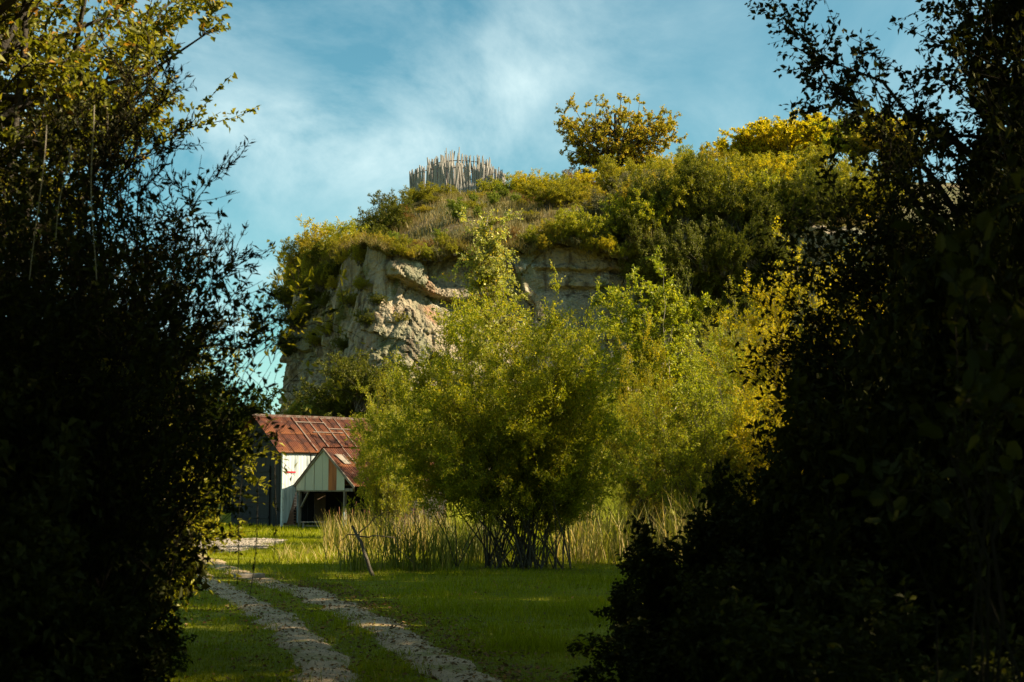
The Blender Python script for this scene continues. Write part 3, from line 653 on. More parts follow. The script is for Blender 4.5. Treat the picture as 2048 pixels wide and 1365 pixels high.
    for px, d, s, m_ in ((800, 101.3, .5, 'olive'), (840, 101.6, .5, 'rust'), (890, 102.0, .55, 'olive'), (930, 102.3, .5, 'grey'), (960, 103, .6, 'olive'), (1060, 103.8, .6, 'willow'), (1010, 103.5, .5, 'rust'), (760, 101.0, .5, 'oak_hill'), (1100, 104, .7, 'oak_hill'), (700, 107, .7, 'oak_hill'), (670, 109, .7, 'olive')):
        place(b2, px, d, s, m_, 'low along the rim of the cliff face', 'low bushes along the cliff rim')
    for px, py, d, sc_, m_ in ((604, 520, 119, .9, 'olive'), (625, 500, 116, .8, 'oak_hill'), (650, 515, 112.5, .75, 'dark'), (672, 505, 109.5, .75, 'olive'), (612, 560, 115.5, .9, 'dark'), (638, 550, 112, .7, 'olive'), (665, 545, 108.5, .55, 'dark'), (590, 545, 119, .9, 'yellow'), (580, 600, 118, .9, 'dark'), (700, 520, 105.5, .6, 'oak_hill'), (722, 512, 103, .6, 'olive')):
        copy_plant(b2, P(px, py, d) - Vector((0, 0, 1.3 * sc_)), '%s bush spilling down the left shoulder of the cliff' % names[m_], 'bushes on the left shoulder of the cliff', rs.uniform(0, 6.28), (sc_, sc_, sc_ * 1.2), M[m_])
    for k, px in enumerate((792, 822, 852, 878, 905, 1085, 1120, 1150, 1180, 1210, 1250)):
        d = float(y_front((px - 1024) / F_PX * 102)); sc_ = rs.uniform(.3, .55); v = hill_at(px, d + .3)
        copy_plant(b2, v - Vector((0, .2, .75 * sc_ * 1.6)), '%s scrub tumbling over the lip of the cliff' % names[('olive', 'oak_hill', 'willow', 'grey')[k % 4]], 'scrub on the lip of the cliff', rs.uniform(0, 6.28), (sc_ * 1.3, sc_, sc_), M[('olive', 'oak_hill', 'willow', 'grey')[k % 4]])
    for k in range(26):
        px, d = rs.uniform(790, 1130), rs.uniform(105, 137)
        place(b2, px, d, (.5, .5, rs.uniform(.22, .36)), ('rust', 'grey', 'olive', 'oak_hill')[k % 4], 'low in the dry slope grass', 'low heath clumps on the grassy slope')
    place(b2, 1075, 124, 1.0, 'yellow', 'on the slope between the palisade and the oak')
    place(b2, 1105, 116, 1.1, 'olive', 'on the slope above the birch')
    for k, px in enumerate(range(1265, 1680, 26)):
        place(b2, px, 103.9 + 1.6 * (k % 2), (1.15, 1.0, 1.1 + .35 * (k % 3)), ('dark', 'olive', 'dark', 'dark')[k % 4], 'in the scrub curtain over the right cliff')
    for px, py, s in ((1300, 500, 1.0), (1350, 515, 1.2), (1400, 505, 1.2), (1450, 515, 1.2), (1500, 505, 1.1), (1550, 520, 1.0), (1370, 545, 1.1)):
        p = P(px, py, 102.2)
        copy_plant(b2, p - Vector((0, 0, 1.2 * s)), 'dark green scrub hanging down the upper right cliff', 'scrub rooted in the cliff face', rs.uniform(0, 6.28), (s, .7 * s, s * 1.2), M['dark'])
    # broom tufts
    for px, d, s in ((785, 103.5, .9), (812, 102.5, .6), (768, 105, .6), (880, 106, .8), (838, 104, .5), (1005, 126, .8), (1030, 120, .7), (985, 118, .8), (1065, 128, .8), (945, 122, .6), (1120, 134, 1.0), (955, 112, .6)):
        place(b3, px, d, s, 'broom', 'upright on the grassy slope', 'small lime-green bushes on the grassy slope')
    # plants clinging to the cliff face
    for px, py, d, s, mat in ((700, 600, 103, .5, 'olive'), (652, 605, 108, .5, 'dark'), (735, 640, 99.5, .5, 'dark'), (622, 590, 110, .7, 'dark'), (1215, 490, 101.5, .45, 'yellow'), (590, 640, 112, .8, 'dark'), (575, 690, 113, .8, 'dark'), (640, 560, 109, .8, 'olive'), (1290, 545, 102, 1.0, 'dark'), (655, 660, 106, .45, 'olive'), (690, 690, 103, .5, 'dark'), (720, 570, 101, .4, 'olive'), (668, 570, 106, .4, 'oak_hill'), (630, 680, 109, .5, 'olive'), (755, 600, 99.4, .35, 'dark'), (805, 640, 99.6, .35, 'olive'), (610, 620, 111, .5, 'olive'), (1340, 560, 103, 1.2, 'dark'), (1400, 560, 104, 1.2, 'dark'), (1450, 570, 104, 1.2, 'dark'), (1500, 560, 103.5, 1.2, 'dark'), (1545, 600, 103, 1.2, 'dark'), (1330, 620, 102, 1.2, 'olive'), (1420, 630, 103, 1.2, 'dark')):
        p = P(px, py, d)
        r = copy_plant(b2, p - Vector((0, 0, 1.2 * s)), '%s scrub clinging to the %s of the cliff' % (names[mat], 'left side' if px < 800 else 'right side'), 'scrub rooted in the cliff face', rs.uniform(0, 6.28), (s, s, s), M[mat])
    # scrub on the talus
    for px, d, s, mat in ((560, 98, 1.3, 'dark'), (620, 97, 1.3, 'dark'), (680, 94, 1.4, 'dark'), (730, 92, 1.4, 'dark'), (645, 90, 1.4, 'dark'), (780, 90, 1.6, 'dark'), (705, 97, 1.0, 'dark'), (760, 95, 1.2, 'dark')):
        x = (px - 1024) / F_PX * d
        copy_plant(b2, (x, d, gz(x, d) - .2), '%s scrub between barn roof and cliff' % names[mat], 'scrub on the bank below the cliff', rs.uniform(0, 6.28), (s, s, s), M[mat])
    return b1, b2, b3
HB1, HB2, HB3 = hilltop()

# far trees left of the hill
for i, (px, d, s, mat) in enumerate(((330, 150, 1.7, 'olive'), (400, 165, 1.8, 'dark'), (455, 150, 1.5, 'olive'), (505, 160, 1.5, 'dark'), (545, 150, 1.3, 'olive'), (255, 160, 1.9, 'dark'), (180, 150, 1.9, 'olive'))):
    copy_plant(HB1, at(px, d), 'distant tree beyond the hill left end', 'distant trees left of the hill', i * 1.3, (s * 1.5, s * 1.5, s * 1.6), M[mat], name='distant_tree')

# ------------------------------------------------------------------ palisade
def palisade():
    bx, by = (912 - 1024) / F_PX * 150, 150.0; z0 = hz(bx, by) + 1.1
    root = empty('palisade', (bx, by, z0), 'two-tiered round palisade of pale wooden stakes on top of the hill', 'fort')
    rs = np.random.default_rng(5)
    meshes = []
    for k in range(6):                                    # a stake: tapered, crooked, pointed
        pts = [np.array([0, 0, 0.]), np.array([rs.normal(0, .02), rs.normal(0, .02), .4]), np.array([rs.normal(0, .03), rs.normal(0, .03), .8]), np.array([rs.normal(0, .03), rs.normal(0, .03), 1.0])]
        V, n = [], 6; F = []
        for j, (p, r) in enumerate(zip(pts, (1, .95, .85, .5))):
            for q in range(n): V.append(np.array([p[0] * 3 + r * math.cos(q * 1.047), p[1] * 3 + r * math.sin(q * 1.047), p[2]]))
        for j in range(3):
            for q in range(n): F.append((j * n + q, j * n + (q + 1) % n, (j + 1) * n + (q + 1) % n, (j + 1) * n + q))
        me = npmesh('stake', np.array(V), np.array(F)); me.materials.append(M['stake']); meshes.append(me)
    def ring(cx, r, n, h, dr, jit, a0=0.0, a1=6.2832, zb=0.0, gap=0.0):
        for i in range(n):
            a = a0 + (a1 - a0) * (i + rs.uniform(-.2, .2)) / n
            if rs.random() < gap: continue
            rr = r + rs.uniform(-.06, .06)
            o = bpy.data.objects.new('stake', meshes[rs.integers(6)]); COL.objects.link(o); o.parent = root
            hh = h(a) + rs.normal(0, jit); w = rs.uniform(.075, .13)
            o.location = (cx + rr * math.cos(a), rr * math.sin(a), zb - 1.2); o.scale = (w, w, hh + 1.2)
            o.rotation_euler = (rs.normal(0, .05) + dr * math.sin(a), rs.normal(0, .05) - dr * math.cos(a), rs.uniform(0, 6))
    ring(0, 4.85, 215, lambda a: 2.2, .05, .09, gap=.04)
    ring(.3, 3.0, 104, lambda a: 3.6, .05, .09, gap=.03)
    ring(-.55, .55, 9, lambda a: 4.75, .0, .34)
    def hoop(cx, r, z, t):
        n = 48; a = np.arange(n) * 2 * math.pi / n; p = np.c_[cx + r * np.cos(a), r * np.sin(a), np.full(n, z)]
        V, F = tubes(p, np.roll(p, -1, 0), np.full(n, t), np.full(n, t), 5)
        link('rail', npmesh('rail', V, F), M['rail'], root)
    hoop(0, 4.7, 1.75, .05); hoop(.3, 2.9, 2.95, .05); hoop(.3, 2.9, 2.2, .05)
palisade()

# ------------------------------------------------------------------ barn
def box_mesh(name, sx, sy, sz, bev=0.0):
    """box from the origin: x 0..sx, y 0..sy, z 0..sz with small chamfers"""
    import bmesh
    bm = bmesh.new(); bmesh.ops.create_cube(bm, size=1)
    for v in bm.verts: v.co = Vector(((v.co.x + .5) * sx, (v.co.y + .5) * sy, (v.co.z + .5) * sz))
    if bev: bmesh.ops.bevel(bm, geom=list(bm.edges), offset=bev, segments=1, affect='EDGES')
    me = bpy.data.meshes.new(name); bm.to_mesh(me); bm.free(); return me
def corrugated(name, outline_top, outline_bot, width, pitch=0.13, amp=0.02, ny=1, seed=0, th=0.012):
    """upright corrugated sheet in local x (width), z; top(x) and bottom(x) functions; corrugations run up"""
    n = max(6, int(width / pitch * 4)); xs = np.linspace(0, width, n + 1)
    yy = amp * np.cos(xs / pitch * 2 * math.pi)
    V, F = [], []
    for x, y in zip(xs, yy):
        zb, zt = outline_bot(x), outline_top(x)
        V += [(x, y, zb), (x, y, zt), (x, y + th, zt), (x, y + th, zb)]
    for i in range(n):
        a, b = i * 4, i * 4 + 4
        F += [(a, b, b + 1, a + 1), (a + 1, b + 1, b + 2, a + 2), (a + 2, b + 2, b + 3, a + 3), (a + 3, b + 3, b, a)]
    return npmesh(name, np.array(V), np.array(F), smooth=False)
def roof_sheet(name, w, l, pitch=0.13, amp=0.022, seed=0):
    """flat corrugated roof sheet, local x = width along the eave, local y = up the slope"""
    n = max(6, int(w / pitch * 4)); xs = np.linspace(0, w, n + 1); ny = 4
    r = np.random.default_rng(seed); sag = r.normal(0, .012, ny + 1)
    V, F = [], []
    for j in range(ny + 1):
        for x in xs: V.append((x, l * j / ny, amp * math.cos(x / pitch * 6.283) + sag[j]))
    k = n + 1
    for j in range(ny):
        for i in range(n): F.append((j * k + i, j * k + i + 1, (j + 1) * k + i + 1, (j + 1) * k + i))
    return npmesh(name, np.array(V), np.array(F))
def barn():
    PHI = R(40); Cp = P(563, 1052, 77.5); Cp.z = gz(Cp.x, Cp.y)
    root = empty('barn', Cp, 'old barn with rusty red roof, white metal side wall and open gabled porch', 'barn', None, PHI)
    # local frame: +x along the white wall away to the right, -y outwards from the white wall (towards the camera's right)
    rs = np.random.default_rng(3)
    EAVE, HALF, PITCHA = 4.2, 2.75, math.atan(1.95 / 2.75)
    LEN = 7.2
    def part(name, me, mat, loc=(0, 0, 0), rot=(0, 0, 0), label=None, parent=None):
        o = link(name, me, mat, parent or root); o.location = loc; o.rotation_euler = rot
        if label: o['label'] = label
        return o
    # white wall: five tall sheets, overlapping
    x = 0.08; ws = [.86, .86, 1.25, 1.25, 1.25, 1.3]
    for i, w in enumerate(ws):
        if i == 0:
            bot = lambda q: 0.25 if q < .22 else 0.25 + min(1.7, (q - .22) * 3.2)
        elif i == 1:
            bot = lambda q: 0.25
        else: bot = lambda q: 2.28
        me = corrugated('wall_sheet', lambda q, h=EAVE - .05 - .02 * i: h, bot, w - .02, pitch=.20, amp=.008)
        part('wall_sheet', me, M['white_sheet'], (x, -.03 - .004 * (i % 2), 0), (0, rs.normal(0, .006), 0), ['white wall sheet at the barn corner with a red stripe', None, None, None, None, None][i]); x += w
    for i in range(22):
        part('plank', box_mesh('plank', .262, .03, 2.27, .004), M['dark_board'], (1.06 + i * .275, -.05 - .008 * (i % 2), .02))  # boards inside the porch, coloured dark for its shade
    part('red_stripe', box_mesh('red_stripe', .60, .01, .085), M['red'], (.2, -.06, 2.95))
    part('red_stripe', box_mesh('red_stripe', .25, .01, .085), M['red'], (1.86, -.075, 2.9))
    part('plinth', box_mesh('plinth', LEN - .1, .22, .28), M['stone'], (.05, .01, -.15))
    # bricks seen through the torn corner of the first sheet
    for r_ in range(22):
        for c_ in range(3):
            w = .23; x0 = .20 + c_ * .245 + (.12 if r_ % 2 else 0)
            if x0 + w > .95: continue
            part('brick', BRICK, None, (x0, .02 + rs.uniform(0, .025), .14 + r_ * .078))
    # corner post and inner framing
    part('post', box_mesh('post', .13, .13, EAVE - .1, .01), M['pale_paint'], (-.06, -.10, 0), label='pale corner post of the barn')
    # black gable end: planks facing front-left, with a wide door
    n = 22; pw = 2 * HALF / n
    for i in range(n):
        yy = (i + .5) * pw; h = EAVE + 1.95 * (1 - abs(yy - HALF) / HALF) - .06
        part('plank', box_mesh('plank', .035, pw - .012, h, .004), M['dark_board'], (-.02 - .01 * (i % 2), i * pw + .01, .02))
    dr = part('door', box_mesh('door', .06, 2.5, 3.3, .01), M['dark_board'], (-.10, 1.2, .06))
    for z in (.4, 1.7, 2.95): part('batten', box_mesh('batten', .04, 2.5, .14, .008), M['dark_board'], (-.035, 0, z), parent=dr)
    part('far_wall', box_mesh('far_wall', .1, 2 * HALF - .1, EAVE, .01), M['dark_board'], (LEN - .15, .05, 0))
    part('back_wall', box_mesh('back_wall', LEN - .2, .1, EAVE - .1, .01), M['dark_board'], (.05, 2 * HALF - .12, 0))
    # roofs: sheets in two courses, laid from eave to ridge
    sl = HALF / math.cos(PITCHA) + .22
    def slope(x0, nsh, w, y_eave, z_eave, sgn, length, mat, seed, courses=2, pit=PITCHA, lab=None):
        cl = length / courses
        for c in range(courses):
            for i in range(nsh):
                me = roof_sheet('roof_sheet', w - .005, cl + .10, seed=seed + i * 7 + c)
                yy = y_eave + sgn * math.cos(pit) * cl * c; zz = z_eave + math.sin(pit) * cl * c + .022 * c
                o = part('roof_sheet', me, mat)
                o.rotation_euler = (pit, 0, 0) if sgn > 0 else (pit, 0, math.pi)
                lift = .006 * (i % 2) + rs.uniform(0, .006)
                o.location = (x0 + i * (w - .05) + (w if sgn < 0 else 0), yy, zz + lift)
    pitc = PITCHA
    ov = .2
    slope(-.35, 8, 1.02, -ov, EAVE - ov * math.tan(pitc), 1, sl, M['rust_roof'], 10)
    slope(-.35, 8, 1.02, 2 * HALF + ov, EAVE - ov * math.tan(pitc), -1, sl, M['rust_roof'], 60)
    zr = EAVE + 1.95
    part('ridge_cap', corrugated('ridge_cap', lambda q: .10, lambda q: -.04, 7.9, pitch=.9, amp=.01, th=.10), M['zinc'], (-.4, HALF - .05, zr + .02))
    for xx in (2.1, 3.05, 4.0, 4.95):
        part('roof_batten', box_mesh('roof_batten', .07, sl * .96, .03, .004), M['zinc'], (xx, -.12, EAVE - .12 * math.tan(pitc) + .05), (pitc, 0, 0))
    for k, (t, x0, l) in enumerate(((.80, 2.1, 1.9), (.50, 2.8, 2.0), (.62, 4.0, 1.6))):
        part('roof_batten', box_mesh('roof_batten', l, .08, .03, .004), M['zinc'], (x0, t * HALF, EAVE + t * 1.95 + .075), (pitc, 0, 0))
    part('fascia', box_mesh('fascia', 7.4, .03, .12, .004), M['timber'], (-.2, -.10, EAVE - .20))
    # ---- porch wing: gable parallel to the black gable, standing in front of the white wall
    A = .82; WH, WE, WR = 2.88, 2.25, 4.18                # half width, eave height, ridge height
    WL = 6.2; wp = math.atan((WR - WE) / WH)
    def top_line(q): return WE + (WR - WE) * (1 - abs(q - WH) / WH)
    # gable sheets: local x of a sheet runs outwards (-y of the barn)
    q = .12
    for w, mk, lab in ((.92, 'green_sheet', None), (.92, 'green_sheet', None), (.80, 'green_sheet', 'pale green porch gable sheet with rust streaks'), (.58, 'green_sheet', None), (.78, 'rust_sheet', 'rusty brown sheet of the porch gable'), (.75, 'green_sheet', None)):
        me = corrugated('gable_sheet', lambda s, q=q: max(top_line(q + s) - .06, 2.02), lambda s: 2.0, w, pitch=.11, amp=.022)
        part('gable_sheet', me, M[mk], (A - .01 - (.006 if mk == 'rust_sheet' else 0), -q, 0), (0, 0, -math.pi / 2), lab); q += w - .004
    # tie beam, posts, brace, barge boards
    part('tie_beam', box_mesh('tie_beam', .14, 5.5, .16, .01), M['timber'], (A + .02, -5.6, 1.93))
    for yy, lab in ((-.42, 'slanting left porch post'), (-4.86, 'right porch post with a pale painted foot')):
        o = part('post', box_mesh('post', .14, .14, 1.95, .012), M['timber'], (A + .02, yy, -.02), (0.02 if yy > -2 else 0, 0, 0), lab)
        if yy < -2: part('painted_foot', box_mesh('painted_foot', .16, .16, .75, .006), M['pale_paint'], (-.012, -.012, .12), parent=o)
    part('brace', box_mesh('brace', .09, .09, 1.25, .008), M['timber'], (A + .04, -.55, 1.08), (R(42), 0, 0))
    ll = math.hypot(WH, WR - WE) + .25
    part('barge_board', box_mesh('barge_board', .05, ll, .15, .006), M['timber'], (A - .09, .06, WE - .10 - .04), (-wp, 0, math.pi))  if False else None
    def bar(name, p, qq, w, h, mat):
        p, qq = Vector(p), Vector(qq); L = (qq - p).length
        me = box_mesh(name, L, w, h, .006); o = part(name, me, mat)
        xa = (qq - p).normalized(); ya = Vector((0, 0, 1)).cross(xa).normalized() if abs(xa.z) < .99 else Vector((0, 1, 0)); za = xa.cross(ya)
        o.matrix_local = Matrix(((xa.x, ya.x, za.x, p.x), (xa.y, ya.y, za.y, p.y), (xa.z, ya.z, za.z, p.z), (0, 0, 0, 1)))
        return o
    tanw = (WR - WE) / WH
    bar('barge_board', (A - .08, .12, WE - .10 - tanw * .12), (A - .08, -WH, WR - .07), .05, .14, M['timber'])
    bar('barge_board', (A - .08, -2 * WH - .12, WE - .10 - tanw * .12), (A - .08, -WH, WR - .07), .05, .14, M['timber'])
    # wing roof
    wl = WH / math.cos(wp) + .2
    slope(A - .15, 7, 1.0, -2 * WH - .17, WE - .17 * tanw + .05, 1, wl, M['rust_roof'], 110, pit=wp)
    slope(A - .15, 7, 1.0, 0.0, WE + .05, -1, wl - .2, M['rust_roof'], 160, pit=wp)
    for xx in (1.9, 3.1, 4.3): part('roof_batten', box_mesh('roof_batten', .07, wl * .97, .03, .004), M['zinc'], (xx, -2 * WH - .1, WE - .1 * tanw + .11), (wp, 0, 0))
    part('roof_patch', box_mesh('roof_patch', .8, .9, .03, .006), M['timber'], (A + .4, -2 * WH + 1.5, WE + 1.5 * tanw + .12), (wp, 0, .25), 'loose grey sheet lying on the porch roof')
    part('roof_patch', box_mesh('roof_patch', .6, .5, .03, .006), M['timber'], (A + 1.6, -2 * WH + .8, WE + .8 * tanw + .12), (wp, 0, -.2))
    # inside: back wall boards darkened in colour for the porch shade, brown door leaf, side wall boards on the outer side
    n = 20
    for i in range(n):
        part('plank', box_mesh('plank', .03, 5.6 / n - .015, 2.1 + 0 * i, .004), M['dark_board'], (A + 3.0 + .012 * (i % 2), -5.7 + i * 5.6 / n, 0))
    part('door', box_mesh('door', .72, .05, 1.75, .01), M['brown_door'], (2.0, -.125, .1), label='brown plank door leaf inside the porch')
    for i in range(5):
        part('side_board', box_mesh('side_board', 4.6, .03, .40, .006), M['grey_board'], (A + 1.4, -5.74 - .01 * (i % 2), .06 + i * .42))
    for xx in (A + 1.35, A + 3.5, A + 5.8): part('post', box_mesh('post', .12, .12, 2.2, .01), M['timber'], (xx, -5.68, 0))
    return root
def brick_mesh():
    me = box_mesh('brick', .225, .1, .066, .006); me.materials.append(M['brick']); return me
BRICK = brick_mesh()
BARN = barn()

def bench():
    p = P(632, 1050, 73.2); p.z = gz(p.x, p.y)
    root = empty('bench', p, 'low grey plank bench standing under the barn porch', 'bench', None, R(8))
    for i in range(3): link('seat_plank', box_mesh('seat_plank', 1.55, .13, .05, .006), M['timber'], root, (-.78, -.22 + i * .15, .34))
    link('stretcher', box_mesh('stretcher', 1.4, .05, .07, .006), M['timber'], root, (-.7, -.02, .14))
    for sx in (-.68, .60):
        for sy in (-.19, .13): link('leg', box_mesh('leg', .08, .08, .335, .006), M['timber'], root, (sx, sy, 0))
bench()

# plank over the track, dead branch among the reeds
def track_plank():
    a, b = G(476, 1164), G(530, 1162)
    d = b - a; o = link('plank', box_mesh('plank', d.length, .22, .09, .012), M['timber'])
    o.location = (a.x, a.y, .06); o.rotation_euler = (0, 0, math.atan2(d.y, d.x)); tag(o, 'grey timber plank lying across the far end of the track', 'plank')
track_plank()
def dead_branch():
    b = G(738, 1150)
    rs = np.random.default_rng(8); S = Segs()
    q = bez(np.array([0.1, 0, -.05]), unit(np.array([-.3, 0, 1.])), np.array([-.42, .25, 1.02]), 6, .02, rs); S.path(list(q), .05, .028, 1)
    for p1 in ((.30, .5, 1.35), (.95, .25, .35), (-.75, .35, .62)):
        S.path(list(bez(q[5], unit(np.array([p1[0], p1[1], .4])), np.array(p1), 6, .05, rs)), .018, .006, 2)
    o = link('fallen_branch', wood_mesh('fallen_branch', S), M['bark'], None, b); tag(o, 'bare dead branch propped up at the edge of the reeds', 'branch')
dead_branch()

# ------------------------------------------------------------------ near trees and shrubs framing the view
def frame_left():
    tree_proto('oak_tree', (-5.6, 14.0, 0), 201, 10.0, 6.9, (3.0, 3.0, 3.0), 42000, 0.085, M['oak_near'], 'sunlit yellow-green oak reaching into the top left of the view', n_t=54, rt=0.17, bark='bark_dark', zmin=-0.7, start=(0.3, .9), hero=260, aspect=.62, inner=.5, l2=.3, n2=9, crown='foliage')
    # spiky dark gorse
    def gorse(loc, seed, h, r, label, n):
        rs = np.random.default_rng(seed); cz = h * .55
        tg = [np.array([t[0], t[1], max(t[2], .2)]) for t in shell(rs, 100, (0, 0, cz), (r, r, h - cz), zmin=-.9, inner=.45)]
        S = skeleton(seed + 1, [(rs.normal(0, .2), rs.normal(0, .2), 0) for _ in range(9)], None, tg, .045, n2=9, n3=5, l2=.25, l3=.55, up2=.5, up3=.4, t2=(.25, 1))
        fr = leaf_frames(S, n, .075, rs, (2, 3), droop=-.2, along=.8, spread=.004, up=.2)
        plant('gorse_bush', loc, S, fr, M['bark_black'], M['needle'], label, 'bush', aspect=.2, wood='stem', crown='foliage')
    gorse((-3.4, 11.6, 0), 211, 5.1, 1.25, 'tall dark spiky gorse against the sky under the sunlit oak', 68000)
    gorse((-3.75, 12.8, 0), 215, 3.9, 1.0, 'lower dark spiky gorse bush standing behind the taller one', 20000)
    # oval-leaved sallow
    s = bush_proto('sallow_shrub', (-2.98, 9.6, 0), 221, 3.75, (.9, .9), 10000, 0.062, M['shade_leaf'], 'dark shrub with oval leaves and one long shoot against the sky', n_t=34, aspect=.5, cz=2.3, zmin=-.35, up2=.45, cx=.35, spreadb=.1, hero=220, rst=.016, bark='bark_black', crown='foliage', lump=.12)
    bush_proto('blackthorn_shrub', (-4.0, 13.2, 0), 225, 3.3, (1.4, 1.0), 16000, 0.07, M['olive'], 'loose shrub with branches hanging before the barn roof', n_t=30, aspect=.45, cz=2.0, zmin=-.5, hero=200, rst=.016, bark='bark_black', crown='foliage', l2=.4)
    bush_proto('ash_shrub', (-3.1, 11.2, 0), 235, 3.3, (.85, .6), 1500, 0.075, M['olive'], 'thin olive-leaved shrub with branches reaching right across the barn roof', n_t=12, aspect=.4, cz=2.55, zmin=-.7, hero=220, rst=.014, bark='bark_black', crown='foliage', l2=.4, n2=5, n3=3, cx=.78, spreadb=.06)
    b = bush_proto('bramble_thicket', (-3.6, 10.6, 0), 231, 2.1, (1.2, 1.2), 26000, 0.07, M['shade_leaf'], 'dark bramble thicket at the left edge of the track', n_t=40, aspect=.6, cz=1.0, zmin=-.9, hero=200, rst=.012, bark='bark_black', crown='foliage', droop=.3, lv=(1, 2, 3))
    return s, b
SHRUB, BRAMBLE = frame_left()
def copy_near(root, loc, label, rz, sc, group=None):
    """copies of a near shrub without its single leaves (they stand behind or beside it)"""
    r = root.copy(); COL.objects.link(r); r.location = loc; r.rotation_euler = (0, 0, rz); r.scale = sc; r['label'] = label
    if group: r['group'] = group
    for ch in root.children:
        if ch.name.startswith('leaf'): continue
        c = ch.copy(); COL.objects.link(c); c.parent = r
    return r
def more_left():
    g = 'brambles along the left side of the track'
    for i, (x, y, sx, sz, lab) in enumerate((
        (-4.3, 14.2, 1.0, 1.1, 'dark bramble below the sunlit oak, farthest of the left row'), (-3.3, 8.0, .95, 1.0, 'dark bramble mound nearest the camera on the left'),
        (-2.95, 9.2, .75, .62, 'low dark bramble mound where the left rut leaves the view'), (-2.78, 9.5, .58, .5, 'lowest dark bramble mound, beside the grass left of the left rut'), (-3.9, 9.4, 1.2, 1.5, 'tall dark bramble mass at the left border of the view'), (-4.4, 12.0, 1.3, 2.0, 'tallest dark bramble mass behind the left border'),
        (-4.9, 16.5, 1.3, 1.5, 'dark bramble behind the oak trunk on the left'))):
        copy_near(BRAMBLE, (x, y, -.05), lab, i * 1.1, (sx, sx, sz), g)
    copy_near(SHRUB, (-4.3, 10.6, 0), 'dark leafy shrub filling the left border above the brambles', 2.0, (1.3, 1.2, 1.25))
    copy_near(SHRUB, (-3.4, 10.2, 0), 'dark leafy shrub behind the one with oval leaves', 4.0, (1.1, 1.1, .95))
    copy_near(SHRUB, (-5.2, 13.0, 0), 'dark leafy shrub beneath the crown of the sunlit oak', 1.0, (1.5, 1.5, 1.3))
more_left()
def frame_right():
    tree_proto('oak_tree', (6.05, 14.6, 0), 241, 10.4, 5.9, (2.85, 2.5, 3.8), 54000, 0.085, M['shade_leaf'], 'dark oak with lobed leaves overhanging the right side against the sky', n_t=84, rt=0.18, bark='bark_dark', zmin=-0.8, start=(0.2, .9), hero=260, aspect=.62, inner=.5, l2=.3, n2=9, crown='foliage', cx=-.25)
    g = 'brambles along the right side of the track'
    lst = [(1.75, 12.4, .85, .80, 'low dark bramble reaching farthest into the grass on the right'), (2.7, 12.8, 1.0, 1.25, 'dark bramble stepping up behind the lowest one on the right'),
           (3.6, 13.4, 1.1, 1.75, 'tall dark bramble below the right-hand oak'), (4.6, 13.2, 1.2, 2.3, 'tallest dark bramble beside the right-hand oak trunk'),
           (2.0, 9.6, .9, .80, 'dark bramble mound in the lower right, nearer than the lowest one'), (3.0, 9.8, 1.1, 1.35, 'dark bramble mass in the lower right corner'),
           (1.45, 11.0, .75, .5, 'lowest dark bramble of the right side, at the bottom edge of the view'), (1.6, 13.6, .75, .6, 'low dark bramble on the grass behind the lowest right one'), (1.9, 7.2, .8, .65, 'dark bramble mound nearest the camera on the right'), (3.9, 10.8, 1.2, 2.2, 'tall dark bramble mass at the right border of the view'),
           (2.35, 13.0, .9, 1.0, 'dark bramble between the lowest and the next one on the right')]
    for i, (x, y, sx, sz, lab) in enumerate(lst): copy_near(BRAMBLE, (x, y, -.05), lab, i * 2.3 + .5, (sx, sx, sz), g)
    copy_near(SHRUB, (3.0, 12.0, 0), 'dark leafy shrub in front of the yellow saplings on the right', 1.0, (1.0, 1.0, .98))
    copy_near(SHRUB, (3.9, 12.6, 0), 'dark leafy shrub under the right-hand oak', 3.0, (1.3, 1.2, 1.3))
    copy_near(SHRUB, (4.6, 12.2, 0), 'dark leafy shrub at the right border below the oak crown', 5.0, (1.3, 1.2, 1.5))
    bush_proto('hazel_sapling', (1.75, 5.4, 0), 251, 3.0, (.42, .4), 260, 0.085, M['shade_leaf'], 'sapling with large soft dark leaves close to the camera on the right', n_t=9, aspect=.75, cz=2.2, n2=3, n3=2, zmin=-.6, hero=150, rst=.012, bark='bark_black', crown='foliage', spreadb=.05, l2=.3)
frame_right()

def vines():
    rs = np.random.default_rng(15)
    lst = [((92, 250), (62, 560), 8.5, 'pale thin vine hanging straight, leftmost on the dark left trees'), ((138, 290), (112, 480), 8.5, 'second pale vine hanging from the dark left trees'), ((184, 210), (190, 560), 8.5, 'longest pale vine, nearest the gorse on the left'),
           ((492, 900), (470, 1165), 9.0, 'trailing bramble stem hanging before the gravel'), ((556, 860), (545, 1120), 9.0, 'trailing bramble stem hanging in front of the white barn wall'), ((520, 960), (500, 1200), 9.0, 'slanting bramble stem hanging over the end of the track')]
    for k, (a, b, d, lab) in enumerate(lst):
        p, q = P(*a, d), P(*b, d); S = Segs()
        pts = [np.array(p.lerp(q, t)) - np.array(q) + np.array([math.sin(t * 5 + k) * .012, math.cos(t * 7) * .01, 0]) for t in np.linspace(0, 1, 12)]
        S.path(pts, .0035, .0025, 2); n = 10 if k < 3 else 14
        fr = leaf_frames(S, n, .035, rs, (2,), spread=.006)
        plant('hanging_vine', q, S, fr, M['bark_pale'] if k < 3 else M['bark_dark'], M['oak_near'] if k < 3 else M['shade_leaf'], lab, 'vine', 'thin stems hanging on the left', wood='stem', crown='foliage')
vines()

